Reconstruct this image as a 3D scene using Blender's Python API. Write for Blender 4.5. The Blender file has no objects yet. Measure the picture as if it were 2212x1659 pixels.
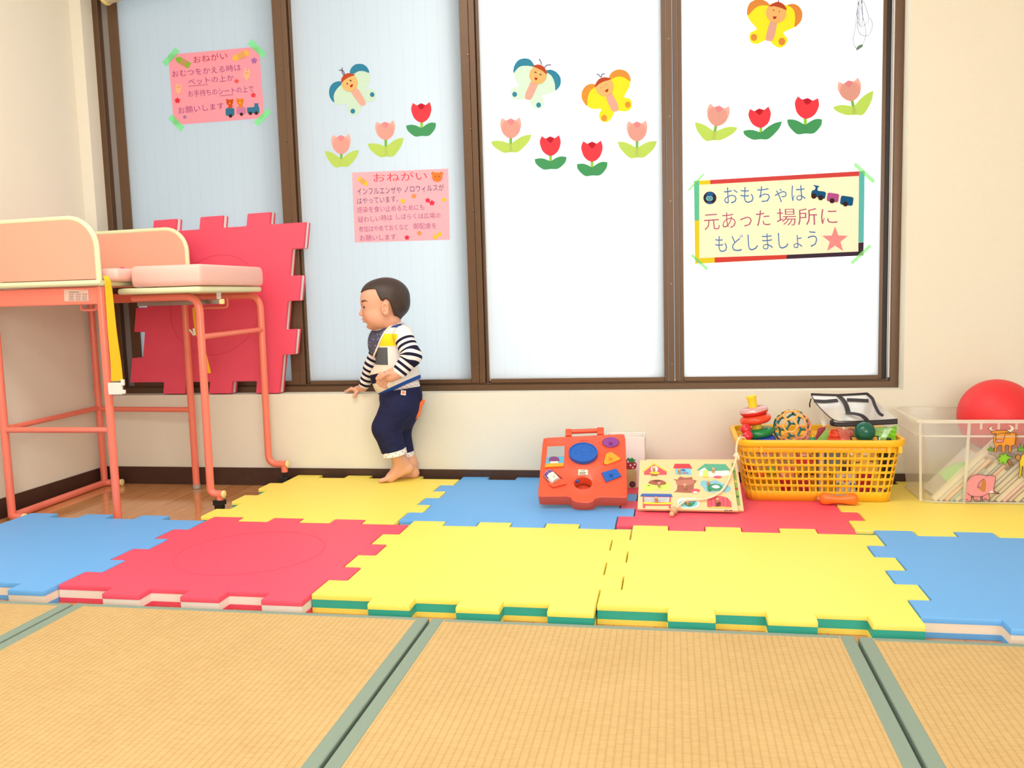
import bpy, bmesh, math, random
import numpy as np
from mathutils import Vector, Matrix

# ------------------------------------------------------------------ camera, world, lights, exposure
K = 1.2                     # working units -> metres
SC = bpy.context.scene
COL = SC.collection
FPX, CW, CH = 1884.0, 2212, 1659
CAM = np.array([0.6846, -1.5384, 0.6046])
YAW, PIT, ROL = 0.1849, -0.1034, 0.0284


def _rot(yaw, pitch, roll):
    cy, sy = math.cos(yaw), math.sin(yaw)
    cp, sp = math.cos(pitch), math.sin(pitch)
    cr, sr = math.cos(roll), math.sin(roll)
    return (np.array([[cy, -sy, 0], [sy, cy, 0], [0, 0, 1]]) @ np.array([[1, 0, 0], [0, cp, -sp], [0, sp, cp]])
            @ np.array([[cr, 0, sr], [0, 1, 0], [-sr, 0, cr]]))


RC = _rot(YAW, PIT, ROL)
cam_data = bpy.data.cameras.new('camera')
cam = bpy.data.objects.new('camera', cam_data)
COL.objects.link(cam)
cam_data.sensor_width = 36.0
cam_data.lens = 36.0 * FPX / CW
cam_data.clip_start = 0.02
cam.matrix_world = Matrix(((RC[0, 0], RC[0, 2], -RC[0, 1], CAM[0] * K), (RC[1, 0], RC[1, 2], -RC[1, 1], CAM[1] * K),
                           (RC[2, 0], RC[2, 2], -RC[2, 1], CAM[2] * K), (0, 0, 0, 1)))
SC.camera = cam
SC.view_settings.view_transform = 'Standard'
SC.view_settings.look = 'None'
SC.view_settings.gamma = 1.0
SC.view_settings.exposure = 0.0
SC.view_settings.use_curve_mapping = False

world = bpy.data.worlds.new('world')
SC.world = world
world.use_nodes = True
_nt = world.node_tree
_bg = _nt.nodes['Background']
_tc = _nt.nodes.new('ShaderNodeTexCoord')
_sx = _nt.nodes.new('ShaderNodeSeparateXYZ')
_rp = _nt.nodes.new('ShaderNodeValToRGB')
_nt.links.new(_tc.outputs['Generated'], _sx.inputs[0])
_mr = _nt.nodes.new('ShaderNodeMapRange')
_mr.inputs['From Min'].default_value = -1
_nt.links.new(_sx.outputs['Z'], _mr.inputs['Value'])
_nt.links.new(_mr.outputs[0], _rp.inputs[0])
_rp.color_ramp.elements[0].color = (0.41, 0.59, 0.65, 1)
_rp.color_ramp.elements[1].color = (0.56, 0.65, 0.73, 1)
_nt.links.new(_rp.outputs[0], _bg.inputs['Color'])
_bg.inputs['Strength'].default_value = 0.88


def area(name, loc, target, sx, sy, power, color):
    d = bpy.data.lights.new(name, 'AREA')
    d.shape = 'RECTANGLE'
    d.size, d.size_y, d.energy, d.color = sx * K, sy * K, power, color
    o = bpy.data.objects.new(name, d)
    COL.objects.link(o)
    o.location = Vector(loc) * K
    o.rotation_euler = (Vector(target) - Vector(loc)).to_track_quat('-Z', 'Y').to_euler()
    return o


# daylight falling on the outside of the frosted panes (strongest on the right-hand pair)
area('daylight_outside', (1.30, 2.05, 1.25), (1.22, 1.2, 0.85), 1.7, 2.2, 62, (1.0, 0.985, 0.95))
# fluorescent ceiling lamps of the room and the daylight from the windows behind the camera
area('ceiling_lamp', (-0.1, -0.1, 2.0), (-0.1, -0.1, 0), 1.7, 0.5, 34, (0.98, 0.98, 0.95))
area('ceiling_lamp', (-0.1, -1.5, 2.0), (-0.1, -1.5, 0), 1.7, 0.5, 24, (0.98, 0.98, 0.95))
area('daylight_behind', (1.15, -2.7, 1.05), (-0.35, 1.1, 0.45), 2.4, 1.5, 82, (0.98, 0.985, 0.97))

# ------------------------------------------------------------------ rays: a pixel of the 2212x1659 frame onto a plane of the room


def ray(u, v):
    return RC @ np.array([(u - CW / 2) / FPX, 1.0, -(v - CH / 2) / FPX])


def at(ax, val, u, v):
    d = ray(u, v)
    return CAM + d * ((val - CAM[ax]) / d[ax])


def atX(u, v, x): return at(0, x, u, v)
def atY(u, v, y): return at(1, y, u, v)
def atZ(u, v, z): return at(2, z, u, v)


def onP(u, v, o, n):
    d = ray(u, v)
    o, n = np.array(o), np.array(n)
    return CAM + d * (((o - CAM) @ n) / (d @ n))


def crop(x0, y0, s):
    return lambda x, y: (x0 + x * s, y0 + y * s)


# ------------------------------------------------------------------ mesh builder
ORG = {}


def nrm(v):
    v = np.array(v, float)
    return v / (np.linalg.norm(v) + 1e-12)


def spline(pts, n=6, closed=True):
    """Catmull-Rom through points (tuples of any dimension)"""
    P = [np.array(p, float) for p in pts]
    out = []
    m = len(P)
    rng = range(m) if closed else range(m - 1)
    for i in rng:
        if closed:
            a, b, c, d = P[(i - 1) % m], P[i], P[(i + 1) % m], P[(i + 2) % m]
        else:
            a, b, c, d = P[max(i - 1, 0)], P[i], P[i + 1], P[min(i + 2, m - 1)]
        for k in range(n):
            t = k / n
            out.append(0.5 * ((2 * b) + (-a + c) * t + (2 * a - 5 * b + 4 * c - d) * t * t + (-a + 3 * b - 3 * c + d) * t ** 3))
    if not closed:
        out.append(P[-1])
    return out


def fillet(pts, r, n=6):
    """polyline with rounded corners"""
    P = [np.array(p, float) for p in pts]
    out = [P[0]]
    for i in range(1, len(P) - 1):
        a, b, c = P[i - 1], P[i], P[i + 1]
        rr = min(r, np.linalg.norm(b - a) * .49, np.linalg.norm(c - b) * .49)
        p, q = b + nrm(a - b) * rr, b + nrm(c - b) * rr
        for k in range(n + 1):
            t = k / n
            out.append((1 - t) ** 2 * p + 2 * t * (1 - t) * b + t * t * q)
    out.append(P[-1])
    return out


def ellipse(cx, cy, rx, ry, n=24, a0=0.0, a1=2 * math.pi, rot=0.0):
    full = abs(a1 - a0 - 2 * math.pi) < 1e-6
    m = n if full else n + 1
    c, s = math.cos(rot), math.sin(rot)
    o = []
    for i in range(m):
        a = a0 + (a1 - a0) * i / n
        x, y = rx * math.cos(a), ry * math.sin(a)
        o.append((cx + x * c - y * s, cy + x * s + y * c))
    return o


class MB:
    def __init__(s):
        s.v, s.f, s.mi, s.cur = [], [], [], 0

    def add(s, vs, fs):
        b = len(s.v)
        s.v += [tuple(map(float, p)) for p in vs]
        s.f += [tuple(b + i for i in f) for f in fs]
        s.mi += [s.cur] * len(fs)
        return s

    def box(s, a, b):
        (x0, y0, z0), (x1, y1, z1) = a, b
        return s.add([(x0, y0, z0), (x1, y0, z0), (x1, y1, z0), (x0, y1, z0), (x0, y0, z1), (x1, y0, z1), (x1, y1, z1), (x0, y1, z1)],
                     [(3, 2, 1, 0), (4, 5, 6, 7), (0, 1, 5, 4), (1, 2, 6, 5), (2, 3, 7, 6), (3, 0, 4, 7)])

    def obox(s, c, ax, ay, az):
        """centre and three half-axis vectors"""
        c, ax, ay, az = map(np.array, (c, ax, ay, az))
        vs = [c + i * ax + j * ay + k * az for k in (-1, 1) for i, j in ((-1, -1), (1, -1), (1, 1), (-1, 1))]
        return s.add(vs, [(3, 2, 1, 0), (4, 5, 6, 7), (0, 1, 5, 4), (1, 2, 6, 5), (2, 3, 7, 6), (3, 0, 4, 7)])

    def prism(s, poly, off):
        """polygon of 3D points extruded by a vector"""
        n = len(poly)
        off = np.array(off)
        A = [np.array(p) for p in poly]
        nn = sum((np.cross(A[i] - A[0], A[(i + 1) % n] - A[0]) for i in range(n)), np.zeros(3))
        if nn @ off < 0:
            A = A[::-1]
        B = [p + off for p in A]
        return s.add(A + B, [tuple(range(n))[::-1], tuple(range(n, 2 * n))] + [(i, (i + 1) % n, n + (i + 1) % n, n + i) for i in range(n)])

    def tube(s, pts, r, n=10, closed=False, caps=True, flat=None):
        P = [np.array(p, float) for p in pts]
        m = len(P)
        R = r if hasattr(r, '__len__') else [r] * m
        T = []
        for i in range(m):
            if closed:
                t = P[(i + 1) % m] - P[i - 1]
            else:
                t = P[min(i + 1, m - 1)] - P[max(i - 1, 0)]
            T.append(nrm(t))
        u = nrm(np.cross(T[0], (0, 0, 1) if abs(T[0][2]) < .9 else (0, 1, 0)))
        vs = []
        for i in range(m):
            u = nrm(u - T[i] * (u @ T[i]))
            w = np.cross(T[i], u)
            for k in range(n):
                a = 2 * math.pi * k / n
                q = (u * math.cos(a) + w * math.sin(a)) * R[i]
                if flat is not None:
                    fd, fs = flat
                    q = q - np.array(fd) * (q @ np.array(fd)) * (1 - fs)
                vs.append(P[i] + q)
        fs = []
        for i in range(m if closed else m - 1):
            j = (i + 1) % m
            for k in range(n):
                l = (k + 1) % n
                fs.append((i * n + k, i * n + l, j * n + l, j * n + k))
        if caps and not closed:
            fs.append(tuple(range(n))[::-1])
            fs.append(tuple(range((m - 1) * n, m * n)))
        return s.add(vs, fs)

    def lathe(s, prof, o=(0, 0, 0), axis=(0, 0, 1), n=24, sx=1.0, xdir=None):
        o, axis = np.array(o, float), nrm(axis)
        u = nrm(np.cross(axis, (0, 1, 0) if abs(axis[1]) < .9 else (1, 0, 0))) if xdir is None else nrm(np.array(xdir) - axis * (np.array(xdir) @ axis))
        w = np.cross(axis, u)
        vs, fs = [], []
        for r, t in prof:
            for k in range(n):
                a = 2 * math.pi * k / n
                vs.append(o + axis * t + u * (r * math.cos(a) * sx) + w * (r * math.sin(a)))
        m = len(prof)
        for i in range(m - 1):
            for k in range(n):
                l = (k + 1) % n
                fs.append((i * n + k, i * n + l, (i + 1) * n + l, (i + 1) * n + k))
        if prof[0][0] > 1e-6:
            fs.append(tuple(range(n))[::-1])
        if prof[-1][0] > 1e-6:
            fs.append(tuple(range((m - 1) * n, m * n)))
        return s.add(vs, fs)

    def ball(s, c, r, n=20, m=12, axes=None):
        rx, ry, rz = r if hasattr(r, '__len__') else (r, r, r)
        ax = np.eye(3) if axes is None else np.array(axes)
        vs, fs = [], []
        for i in range(m + 1):
            th = math.pi * i / m
            for k in range(n):
                a = 2 * math.pi * k / n
                q = np.array((rx * math.sin(th) * math.cos(a), ry * math.sin(th) * math.sin(a), -rz * math.cos(th)))
                vs.append(np.array(c) + q @ ax)
        for i in range(m):
            for k in range(n):
                l = (k + 1) % n
                fs.append((i * n + k, i * n + l, (i + 1) * n + l, (i + 1) * n + k))
        return s.add(vs, fs)

    def build(s, name, mat, parent=None, smooth=None, bevel=0, loc=None, weld=True, seg=2, attrs=None):
        me = bpy.data.meshes.new(name)
        o = bpy.data.objects.new(name, me)
        COL.objects.link(o)
        if parent is not None:
            o.parent = parent
            L = ORG[parent.name]
        else:
            if loc is None:
                a = np.array(s.v)
                lo, hi = a.min(0), a.max(0)
                loc = ((lo[0] + hi[0]) / 2, (lo[1] + hi[1]) / 2, lo[2])
            L = tuple(loc)
            o.location = Vector(L) * K
        ORG[o.name] = L
        a = (np.array(s.v) - np.array(L)) * K
        me.from_pydata(a.tolist(), [], s.f)
        for m in (mat if isinstance(mat, (list, tuple)) else [mat]):
            me.materials.append(m)
        if max(s.mi) > 0:
            me.polygons.foreach_set('material_index', s.mi)
        if attrs:
            for an, vals in attrs.items():
                at_ = me.attributes.new(an, 'FLOAT', 'POINT')
                at_.data.foreach_set('value', vals)
        if weld and not attrs:
            bm = bmesh.new()
            bm.from_mesh(me)
            bmesh.ops.remove_doubles(bm, verts=bm.verts, dist=2e-6)
            bm.to_mesh(me)
            bm.free()
        if smooth:
            me.polygons.foreach_set('use_smooth', [True] * len(me.polygons))
            if smooth is not True:
                me.set_sharp_from_angle(angle=math.radians(smooth))
        if bevel:
            b = o.modifiers.new('bevel', 'BEVEL')
            b.width, b.segments, b.limit_method, b.angle_limit = bevel * K, seg, 'ANGLE', math.radians(40)
        me.update()
        return o


def thing(name, label, cat, loc=(0, 0, 0), group=None):
    o = bpy.data.objects.new(name, None)
    COL.objects.link(o)
    o.empty_display_size = 0.05
    o.location = Vector(tuple(map(float, loc))) * K
    ORG[o.name] = tuple(map(float, loc))
    return tag(o, label, cat, group)


def tag(o, label, cat, group=None):
    o['label'], o['category'] = label, cat
    if group:
        o['group'] = group
    return o


def structure(o, label=None):
    o['kind'] = 'structure'
    if label:
        o['label'] = label
    return o


# ------------------------------------------------------------------ materials
def lin(c):
    return tuple((x / 255 / 12.92 if x / 255 <= .04045 else ((x / 255 + .055) / 1.055) ** 2.4) for x in c) + (1.0,)


def bsdf(m):
    return m.node_tree.nodes['Principled BSDF']


def M(name, rgb, rough=.5, noise=0.0, nscale=60, bump=0.0, bscale=200, metal=0.0, spec=.5, coat=0.0, sub=0.0):
    m = bpy.data.materials.new(name)
    m.use_nodes = True
    nt, b = m.node_tree, bsdf(m)
    b.inputs['Base Color'].default_value = lin(rgb)
    b.inputs['Roughness'].default_value = rough
    b.inputs['Metallic'].default_value = metal
    b.inputs['Specular IOR Level'].default_value = spec
    b.inputs['Coat Weight'].default_value = coat
    tc = nt.nodes.new('ShaderNodeTexCoord')
    nz = nt.nodes.new('ShaderNodeTexNoise')
    nz.inputs['Scale'].default_value = nscale
    nz.inputs['Detail'].default_value = 3
    nt.links.new(tc.outputs['Object'], nz.inputs['Vector'])
    mx = nt.nodes.new('ShaderNodeMix')
    mx.data_type = 'RGBA'
    c = np.array(lin(rgb)[:3])
    mx.inputs[6].default_value = tuple(c * (1 - noise)) + (1,)
    mx.inputs[7].default_value = tuple(np.minimum(c * (1 + noise), 1)) + (1,)
    nt.links.new(nz.outputs['Fac'], mx.inputs[0])
    nt.links.new(mx.outputs[2], b.inputs['Base Color'])
    if bump:
        n2 = nt.nodes.new('ShaderNodeTexNoise')
        n2.inputs['Scale'].default_value = bscale
        nt.links.new(tc.outputs['Object'], n2.inputs['Vector'])
        bp = nt.nodes.new('ShaderNodeBump')
        bp.inputs['Strength'].default_value = bump
        bp.inputs['Distance'].default_value = 0.002
        nt.links.new(n2.outputs['Fac'], bp.inputs['Height'])
        nt.links.new(bp.outputs[0], b.inputs['Normal'])
    return m


def mixmat(name, rgb, f_trans, f_gloss=.06, rough=.1, f_tl=0.0, tint=(255, 255, 255)):
    """clear or milky plastic: transparent + (diffuse/translucent) + a little gloss"""
    m = bpy.data.materials.new(name)
    m.use_nodes = True
    nt = m.node_tree
    nt.nodes.remove(bsdf(m))
    out = nt.nodes['Material Output']
    tr = nt.nodes.new('ShaderNodeBsdfTransparent')
    tr.inputs[0].default_value = lin(tint)
    df = nt.nodes.new('ShaderNodeBsdfDiffuse')
    df.inputs[0].default_value = lin(rgb)
    tl = nt.nodes.new('ShaderNodeBsdfTranslucent')
    tl.inputs[0].default_value = lin(rgb)
    gl = nt.nodes.new('ShaderNodeBsdfGlossy')
    gl.inputs['Roughness'].default_value = rough
    a, b, c = (nt.nodes.new('ShaderNodeMixShader') for _ in range(3))
    a.inputs[0].default_value = f_tl
    nt.links.new(df.outputs[0], a.inputs[1])
    nt.links.new(tl.outputs[0], a.inputs[2])
    b.inputs[0].default_value = f_trans
    nt.links.new(a.outputs[0], b.inputs[1])
    nt.links.new(tr.outputs[0], b.inputs[2])
    c.inputs[0].default_value = f_gloss
    nt.links.new(b.outputs[0], c.inputs[1])
    nt.links.new(gl.outputs[0], c.inputs[2])
    nt.links.new(c.outputs[0], out.inputs[0])
    return m


_cache = {}


def paint(rgb, rough=.45, kind='plastic', **kw):
    k = (tuple(rgb), rough, kind, tuple(sorted(kw.items())))
    if k not in _cache:
        _cache[k] = M('%s_%02x%02x%02x' % ((kind,) + tuple(int(c) for c in rgb)), rgb, rough, **kw)
    return _cache[k]


def paper(rgb):
    """thin coloured paper that lets some daylight through"""
    k = ('thin_paper', tuple(rgb))
    if k not in _cache:
        m = M('paper_%02x%02x%02x' % tuple(int(c) for c in rgb), rgb, .8, noise=.02, nscale=90, spec=.1)
        nt = m.node_tree
        tl = nt.nodes.new('ShaderNodeBsdfTranslucent')
        tl.inputs[0].default_value = lin(rgb)
        ms = nt.nodes.new('ShaderNodeMixShader')
        ms.inputs[0].default_value = .30
        nt.links.new(bsdf(m).outputs[0], ms.inputs[1])
        nt.links.new(tl.outputs[0], ms.inputs[2])
        nt.links.new(ms.outputs[0], nt.nodes['Material Output'].inputs[0])
        _cache[k] = m
    return _cache[k]


def nodes(m):
    return m.node_tree.nodes, m.node_tree.links
# ------------------------------------------------------------------ the room
YW, XL, XR, YF, ZC = 1.13, -1.258, 2.55, -2.95, 2.06
FZ = -.0092                     # floor level; the tops of the foam mats are at about .028
YG = 1.205                      # inner face of the glass
OX0, OX1, OZ0, OZ1 = -1.216, 1.336, 0.296, 1.74

m_wall = M('cream_wallpaper', (232, 228, 212), .85, noise=.035, nscale=260, bump=.25, bscale=420, spec=.2)
m_ceil = M('white_ceiling', (240, 236, 228), .9, noise=.02)
m_base = M('dark_brown_baseboard', (66, 42, 32), .45, noise=.25, nscale=30, bump=.1)

# wood flooring: boards running towards the window
m_floor = M('glossy_wood_floor', (200, 145, 94), .10, spec=.6)
nd, lk = nodes(m_floor)
tc = nd.new('ShaderNodeTexCoord')
mp = nd.new('ShaderNodeMapping')
mp.inputs['Rotation'].default_value = (0, 0, math.pi / 2)
bk = nd.new('ShaderNodeTexBrick')
bk.inputs['Scale'].default_value = 1.0
bk.inputs['Brick Width'].default_value = 0.9
bk.inputs['Row Height'].default_value = 0.09
bk.inputs['Mortar Size'].default_value = 0.0012
bk.inputs['Color1'].default_value = lin((208, 152, 100))
bk.inputs['Color2'].default_value = lin((188, 130, 80))
bk.inputs['Mortar'].default_value = lin((150, 100, 62))
lk.new(tc.outputs['Object'], mp.inputs[0])
lk.new(mp.outputs[0], bk.inputs[0])
nz = nd.new('ShaderNodeTexNoise')
nz.inputs['Scale'].default_value = 8
nz.inputs['Detail'].default_value = 6
mp2 = nd.new('ShaderNodeMapping')
mp2.inputs['Scale'].default_value = (12, 1, 1)
lk.new(tc.outputs['Object'], mp2.inputs[0])
lk.new(mp2.outputs[0], nz.inputs['Vector'])
mx = nd.new('ShaderNodeMix')
mx.data_type = 'RGBA'
mx.blend_type = 'OVERLAY'
mx.inputs[0].default_value = .3
lk.new(bk.outputs[0], mx.inputs[6])
lk.new(nz.outputs['Fac'], mx.inputs[7])
lk.new(mx.outputs[2], bsdf(m_floor).inputs['Base Color'])

structure(MB().box((XL - .1, YF - .1, -.09), (XR + .1, YW + .2, FZ)).build('floor', m_floor))
structure(MB().box((XL - .1, YF - .1, ZC), (XR + .1, YW + .2, ZC + .08)).build('ceiling', m_ceil))
structure(MB().box((XL - .1, YF - .1, FZ), (XL, YW, ZC)).build('wall_left', m_wall))
structure(MB().box((XR, YF - .1, FZ), (XR + .1, YW, ZC)).build('wall_right', m_wall))
structure(MB().box((XL, YF - .1, FZ), (XR, YF, ZC)).build('wall_front', m_wall))
w = MB()
w.box((XL - .1, YW, FZ), (XR + .1, YW + .14, OZ0))
w.box((XL - .1, YW, OZ1), (XR + .1, YW + .14, ZC))
w.box((XL - .1, YW, OZ0), (OX0, YW + .14, OZ1))
w.box((OX1, YW, OZ0), (XR + .1, YW + .14, OZ1))
structure(w.build('wall_back', m_wall))
structure(MB().box((XL + .006, YW - .006, FZ), (XR, YW, .050)).build('baseboard_back', m_base, bevel=.0012))
structure(MB().box((XL, YF, FZ), (XL + .006, YW - .006, .050)).build('baseboard_left', m_base, bevel=.0012))

# ---- window: bronze aluminium frame and four frosted panes
m_bronze = M('bronze_aluminium', (100, 75, 54), .36, noise=.06, nscale=20, metal=.3)
m_track = M('dark_track', (38, 28, 24), .5)
m_grey = M('grey_lit_jamb', (140, 136, 132), .7, noise=.05)  # light on the recessed jamb face, put into a grey colour
m_white_strip = M('white_weather_strip', (225, 222, 220), .6)
m_screw = M('screw_metal', (120, 105, 90), .3, metal=.9)
m_frost = bpy.data.materials.new('frosted_glass')
m_frost.use_nodes = True
nd, lk = nodes(m_frost)
nd.remove(bsdf(m_frost))
tl = nd.new('ShaderNodeBsdfTranslucent')
df = nd.new('ShaderNodeBsdfDiffuse')
ms = nd.new('ShaderNodeMixShader')
ms.inputs[0].default_value = .12
# thin vertical lines of the reeded wire glass
tc = nd.new('ShaderNodeTexCoord')
sx = nd.new('ShaderNodeSeparateXYZ')
lk.new(tc.outputs['Object'], sx.inputs[0])
m1 = nd.new('ShaderNodeMath')
m1.operation = 'MULTIPLY'
m1.inputs[1].default_value = 1 / (.0395 * K)
m2 = nd.new('ShaderNodeMath')
m2.operation = 'FRACT'
m3 = nd.new('ShaderNodeMath')
m3.operation = 'LESS_THAN'
m3.inputs[1].default_value = .045
lk.new(sx.outputs['X'], m1.inputs[0])
lk.new(m1.outputs[0], m2.inputs[0])
lk.new(m2.outputs[0], m3.inputs[0])
mx = nd.new('ShaderNodeMix')
mx.data_type = 'RGBA'
mx.inputs[6].default_value = (.93, .95, .96, 1)
mx.inputs[7].default_value = (.87, .90, .92, 1)
lk.new(m3.outputs[0], mx.inputs[0])
lk.new(mx.outputs[2], tl.inputs[0])
lk.new(mx.outputs[2], df.inputs[0])
lk.new(tl.outputs[0], ms.inputs[1])
lk.new(df.outputs[0], ms.inputs[2])
lk.new(ms.outputs[0], nd['Material Output'].inputs[0])

f = MB()
yo0, yo1 = YW + .058, YW + .13
f.box((OX0, yo0, OZ0), (OX1, yo1, OZ0 + .018))
f.box((OX0, yo0 + .012, OZ0 + .018), (OX1, yo1, OZ0 + .024))
f.box((OX0, yo0, OZ1 - .03), (OX1, yo1, OZ1))
f.box((OX0, yo0, OZ0 + .018), (OX0 + .020, yo1, OZ1 - .03))
f.box((OX1 - .024, yo0, OZ0 + .018), (OX1, yo1, OZ1 - .03))
structure(f.build('trim_1', m_bronze, bevel=.0012))
g = MB().box((OX0 + .020, yo0 + .022, OZ0 + .024), (OX0 + .046, yo0 + .05, OZ1 - .03))
structure(g.build('trim_2', m_grey))
g = MB().box((OX1 - .0285, yo0 + .006, OZ0 + .030), (OX1 - .0245, yo0 + .02, OZ1 - .03))
structure(g.build('trim_3', m_white_strip))
g = MB().box((OX1 - .044, yo0 + .026, OZ0 + .024), (OX1 - .0285, yo0 + .05, OZ1 - .03))
structure(g.build('trim_4', m_track))

ZS = OZ0 + .024
# pane spans (x) and stile strips
panes = [(-1.134, -.579), (-.513, .040), (.104, .655), (.715, 1.282)]
posts = [[(-1.170, -1.134, .010)], [(-.579, -.549, .004), (-.547, -.529, .000), (-.5275, -.5215, .012)],
         [(.040, .067, .004), (.069, .087, .000), (.0885, .096, .012)], [(.655, .667, .006), (.668, .686, .000), (.688, .702, .004), (.703, .715, .010)],
         [(1.282, 1.292, .012)]]
for i, (x0, x1) in enumerate(panes):
    w = MB()
    strips = posts[i] + (posts[4] if i == 3 else [])
    for a, b, d in strips:
        w.box((a, yo0 + .004 + d, ZS), (b, yo1 - .01, OZ1 - .03))
    if i in (1, 2):
        w.box((strips[-1][1], yo0 + .03, ZS), (x0, yo1 - .01, OZ1 - .03))
    w.box((x0, yo0 + .006, ZS), (x1, yo1 - .012, .3325))
    w.box((x0, yo0 + .008, OZ1 - .075), (x1, yo1 - .012, OZ1 - .03))
    wo = structure(w.build('window_%d' % (i + 1), m_bronze, bevel=.0008))
    MB().box((x0 - .004, YG, .3325 - .004), (x1 + .004, YG + .005, OZ1 - .07)).build('glass_pane', m_frost, wo)
    if i in (1, 2):
        MB().box((strips[-1][1] + .0005, yo0 + .026, ZS + .004), (strips[-1][1] + .0045, yo0 + .03, OZ1 - .03)).build('weather_strip', m_white_strip, wo)
    if i in (1, 2, 3):
        sx_ = strips[1][0] - .004 if i < 3 else .677
        for z in (.372, .62, .87, 1.12, 1.345):
            MB().lathe([(.003, 0), (.0028, .0012), (0, .0016)], (sx_ if i < 3 else .6775, yo0 + .0045, z), (0, -1, 0), 10).build('screw', m_screw, wo, smooth=40)

# rolled bamboo blind hanging at the head of the first window
tL = atY(208, 12, YW + .02)
r_ = .034
bl = thing('rolled_blind', 'rolled-up beige blind hanging above the first window pane', 'blind', (tL[0] + .2, YW + .015, tL[2]))
zc = atY(232, 9, YW + .01)[2] + r_
m_blind = M('beige_blind', (205, 190, 160), .8, noise=.12, nscale=40, bump=.3, bscale=120)
MB().lathe([(r_, 0), (r_, .42)], (atY(222, 9, YW + .01)[0], YW + .012, zc), (1, -.0, .17), 28).build('blind_roll', m_blind, bl, smooth=40)
MB().lathe([(r_ + .001, -.006), (r_ + .0025, 0), (r_ + .001, .006)], (atY(226, 9, YW + .01)[0], YW + .012, zc), (1, -.0, .17), 28).build('end_ring', paint((232, 214, 130)), bl, smooth=True)
MB().tube([(atY(222, 9, YW)[0] - .012, YW + .02, zc - .01), (atY(222, 9, YW)[0] - .02, YW + .03, zc + .12)], .003).build('hanging_cord', paint((60, 48, 40)), bl, smooth=True)
# ------------------------------------------------------------------ tatami mats
m_tat = M('woven_rush', (226, 184, 116), .75, spec=.2)
nd, lk = nodes(m_tat)
tc = nd.new('ShaderNodeTexCoord')
geo = nd.new('ShaderNodeNewGeometry')
sx = nd.new('ShaderNodeSeparateXYZ')
lk.new(geo.outputs['Position'], sx.inputs[0])


def mth(nd, lk, op, a, b=None):
    n = nd.new('ShaderNodeMath')
    n.operation = op
    for i, x in enumerate((a, b)):
        if x is None:
            continue
        if isinstance(x, (int, float)):
            n.inputs[i].default_value = x
        else:
            lk.new(x, n.inputs[i])
    return n.outputs[0]


PER = .0108 * K
cx_ = mth(nd, lk, 'DIVIDE', sx.outputs['X'], PER)
fx = mth(nd, lk, 'FRACT', cx_)
tri = mth(nd, lk, 'ABSOLUTE', mth(nd, lk, 'SUBTRACT', fx, .5))          # 0 in the rib centre, .5 at its edges
ridge = mth(nd, lk, 'SUBTRACT', 1.0, mth(nd, lk, 'POWER', mth(nd, lk, 'MULTIPLY', tri, 2.0), 4.0))
flx = mth(nd, lk, 'FLOOR', cx_)
sy = mth(nd, lk, 'DIVIDE', sx.outputs['Y'], .0042 * K)
sy2 = mth(nd, lk, 'ADD', sy, mth(nd, lk, 'MULTIPLY', mth(nd, lk, 'MODULO', flx, 2.0), .5))
fly = mth(nd, lk, 'FLOOR', sy2)
fy = mth(nd, lk, 'FRACT', sy2)
cmb = nd.new('ShaderNodeCombineXYZ')
lk.new(flx, cmb.inputs[0])
lk.new(fly, cmb.inputs[1])
wn = nd.new('ShaderNodeTexWhiteNoise')
lk.new(cmb.outputs[0], wn.inputs[0])
big = nd.new('ShaderNodeTexNoise')
big.inputs['Scale'].default_value = 5
lk.new(geo.outputs['Position'], big.inputs['Vector'])
strand = nd.new('ShaderNodeTexNoise')
strand.inputs['Scale'].default_value = 1
mpp = nd.new('ShaderNodeMapping')
mpp.inputs['Scale'].default_value = (22, 520, 1)
lk.new(geo.outputs['Position'], mpp.inputs[0])
lk.new(mpp.outputs[0], strand.inputs['Vector'])
val = mth(nd, lk, 'ADD', mth(nd, lk, 'MULTIPLY', wn.outputs['Value'], .13), mth(nd, lk, 'MULTIPLY', ridge, .30))
val = mth(nd, lk, 'ADD', val, mth(nd, lk, 'MULTIPLY', big.outputs['Fac'], .25))
val = mth(nd, lk, 'ADD', val, mth(nd, lk, 'MULTIPLY', strand.outputs['Fac'], .42))
rp = nd.new('ShaderNodeValToRGB')
rp.color_ramp.elements[0].position = .1
rp.color_ramp.elements[0].color = lin((168, 133, 78))
rp.color_ramp.elements[1].position = .95
rp.color_ramp.elements[1].color = lin((209, 180, 127))
lk.new(val, rp.inputs[0])
lk.new(rp.outputs[0], bsdf(m_tat).inputs['Base Color'])
hgt = mth(nd, lk, 'ADD', ridge, mth(nd, lk, 'MULTIPLY', mth(nd, lk, 'SINE', mth(nd, lk, 'MULTIPLY', fy, math.pi)), .5))
bp = nd.new('ShaderNodeBump')
bp.inputs['Strength'].default_value = .35
bp.inputs['Distance'].default_value = .0010
lk.new(hgt, bp.inputs['Height'])
lk.new(bp.outputs[0], bsdf(m_tat).inputs['Normal'])
m_heri = M('sage_cloth_border', (134, 152, 138), .85, noise=.04, nscale=300, bump=.2, bscale=900, spec=.15)

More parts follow.
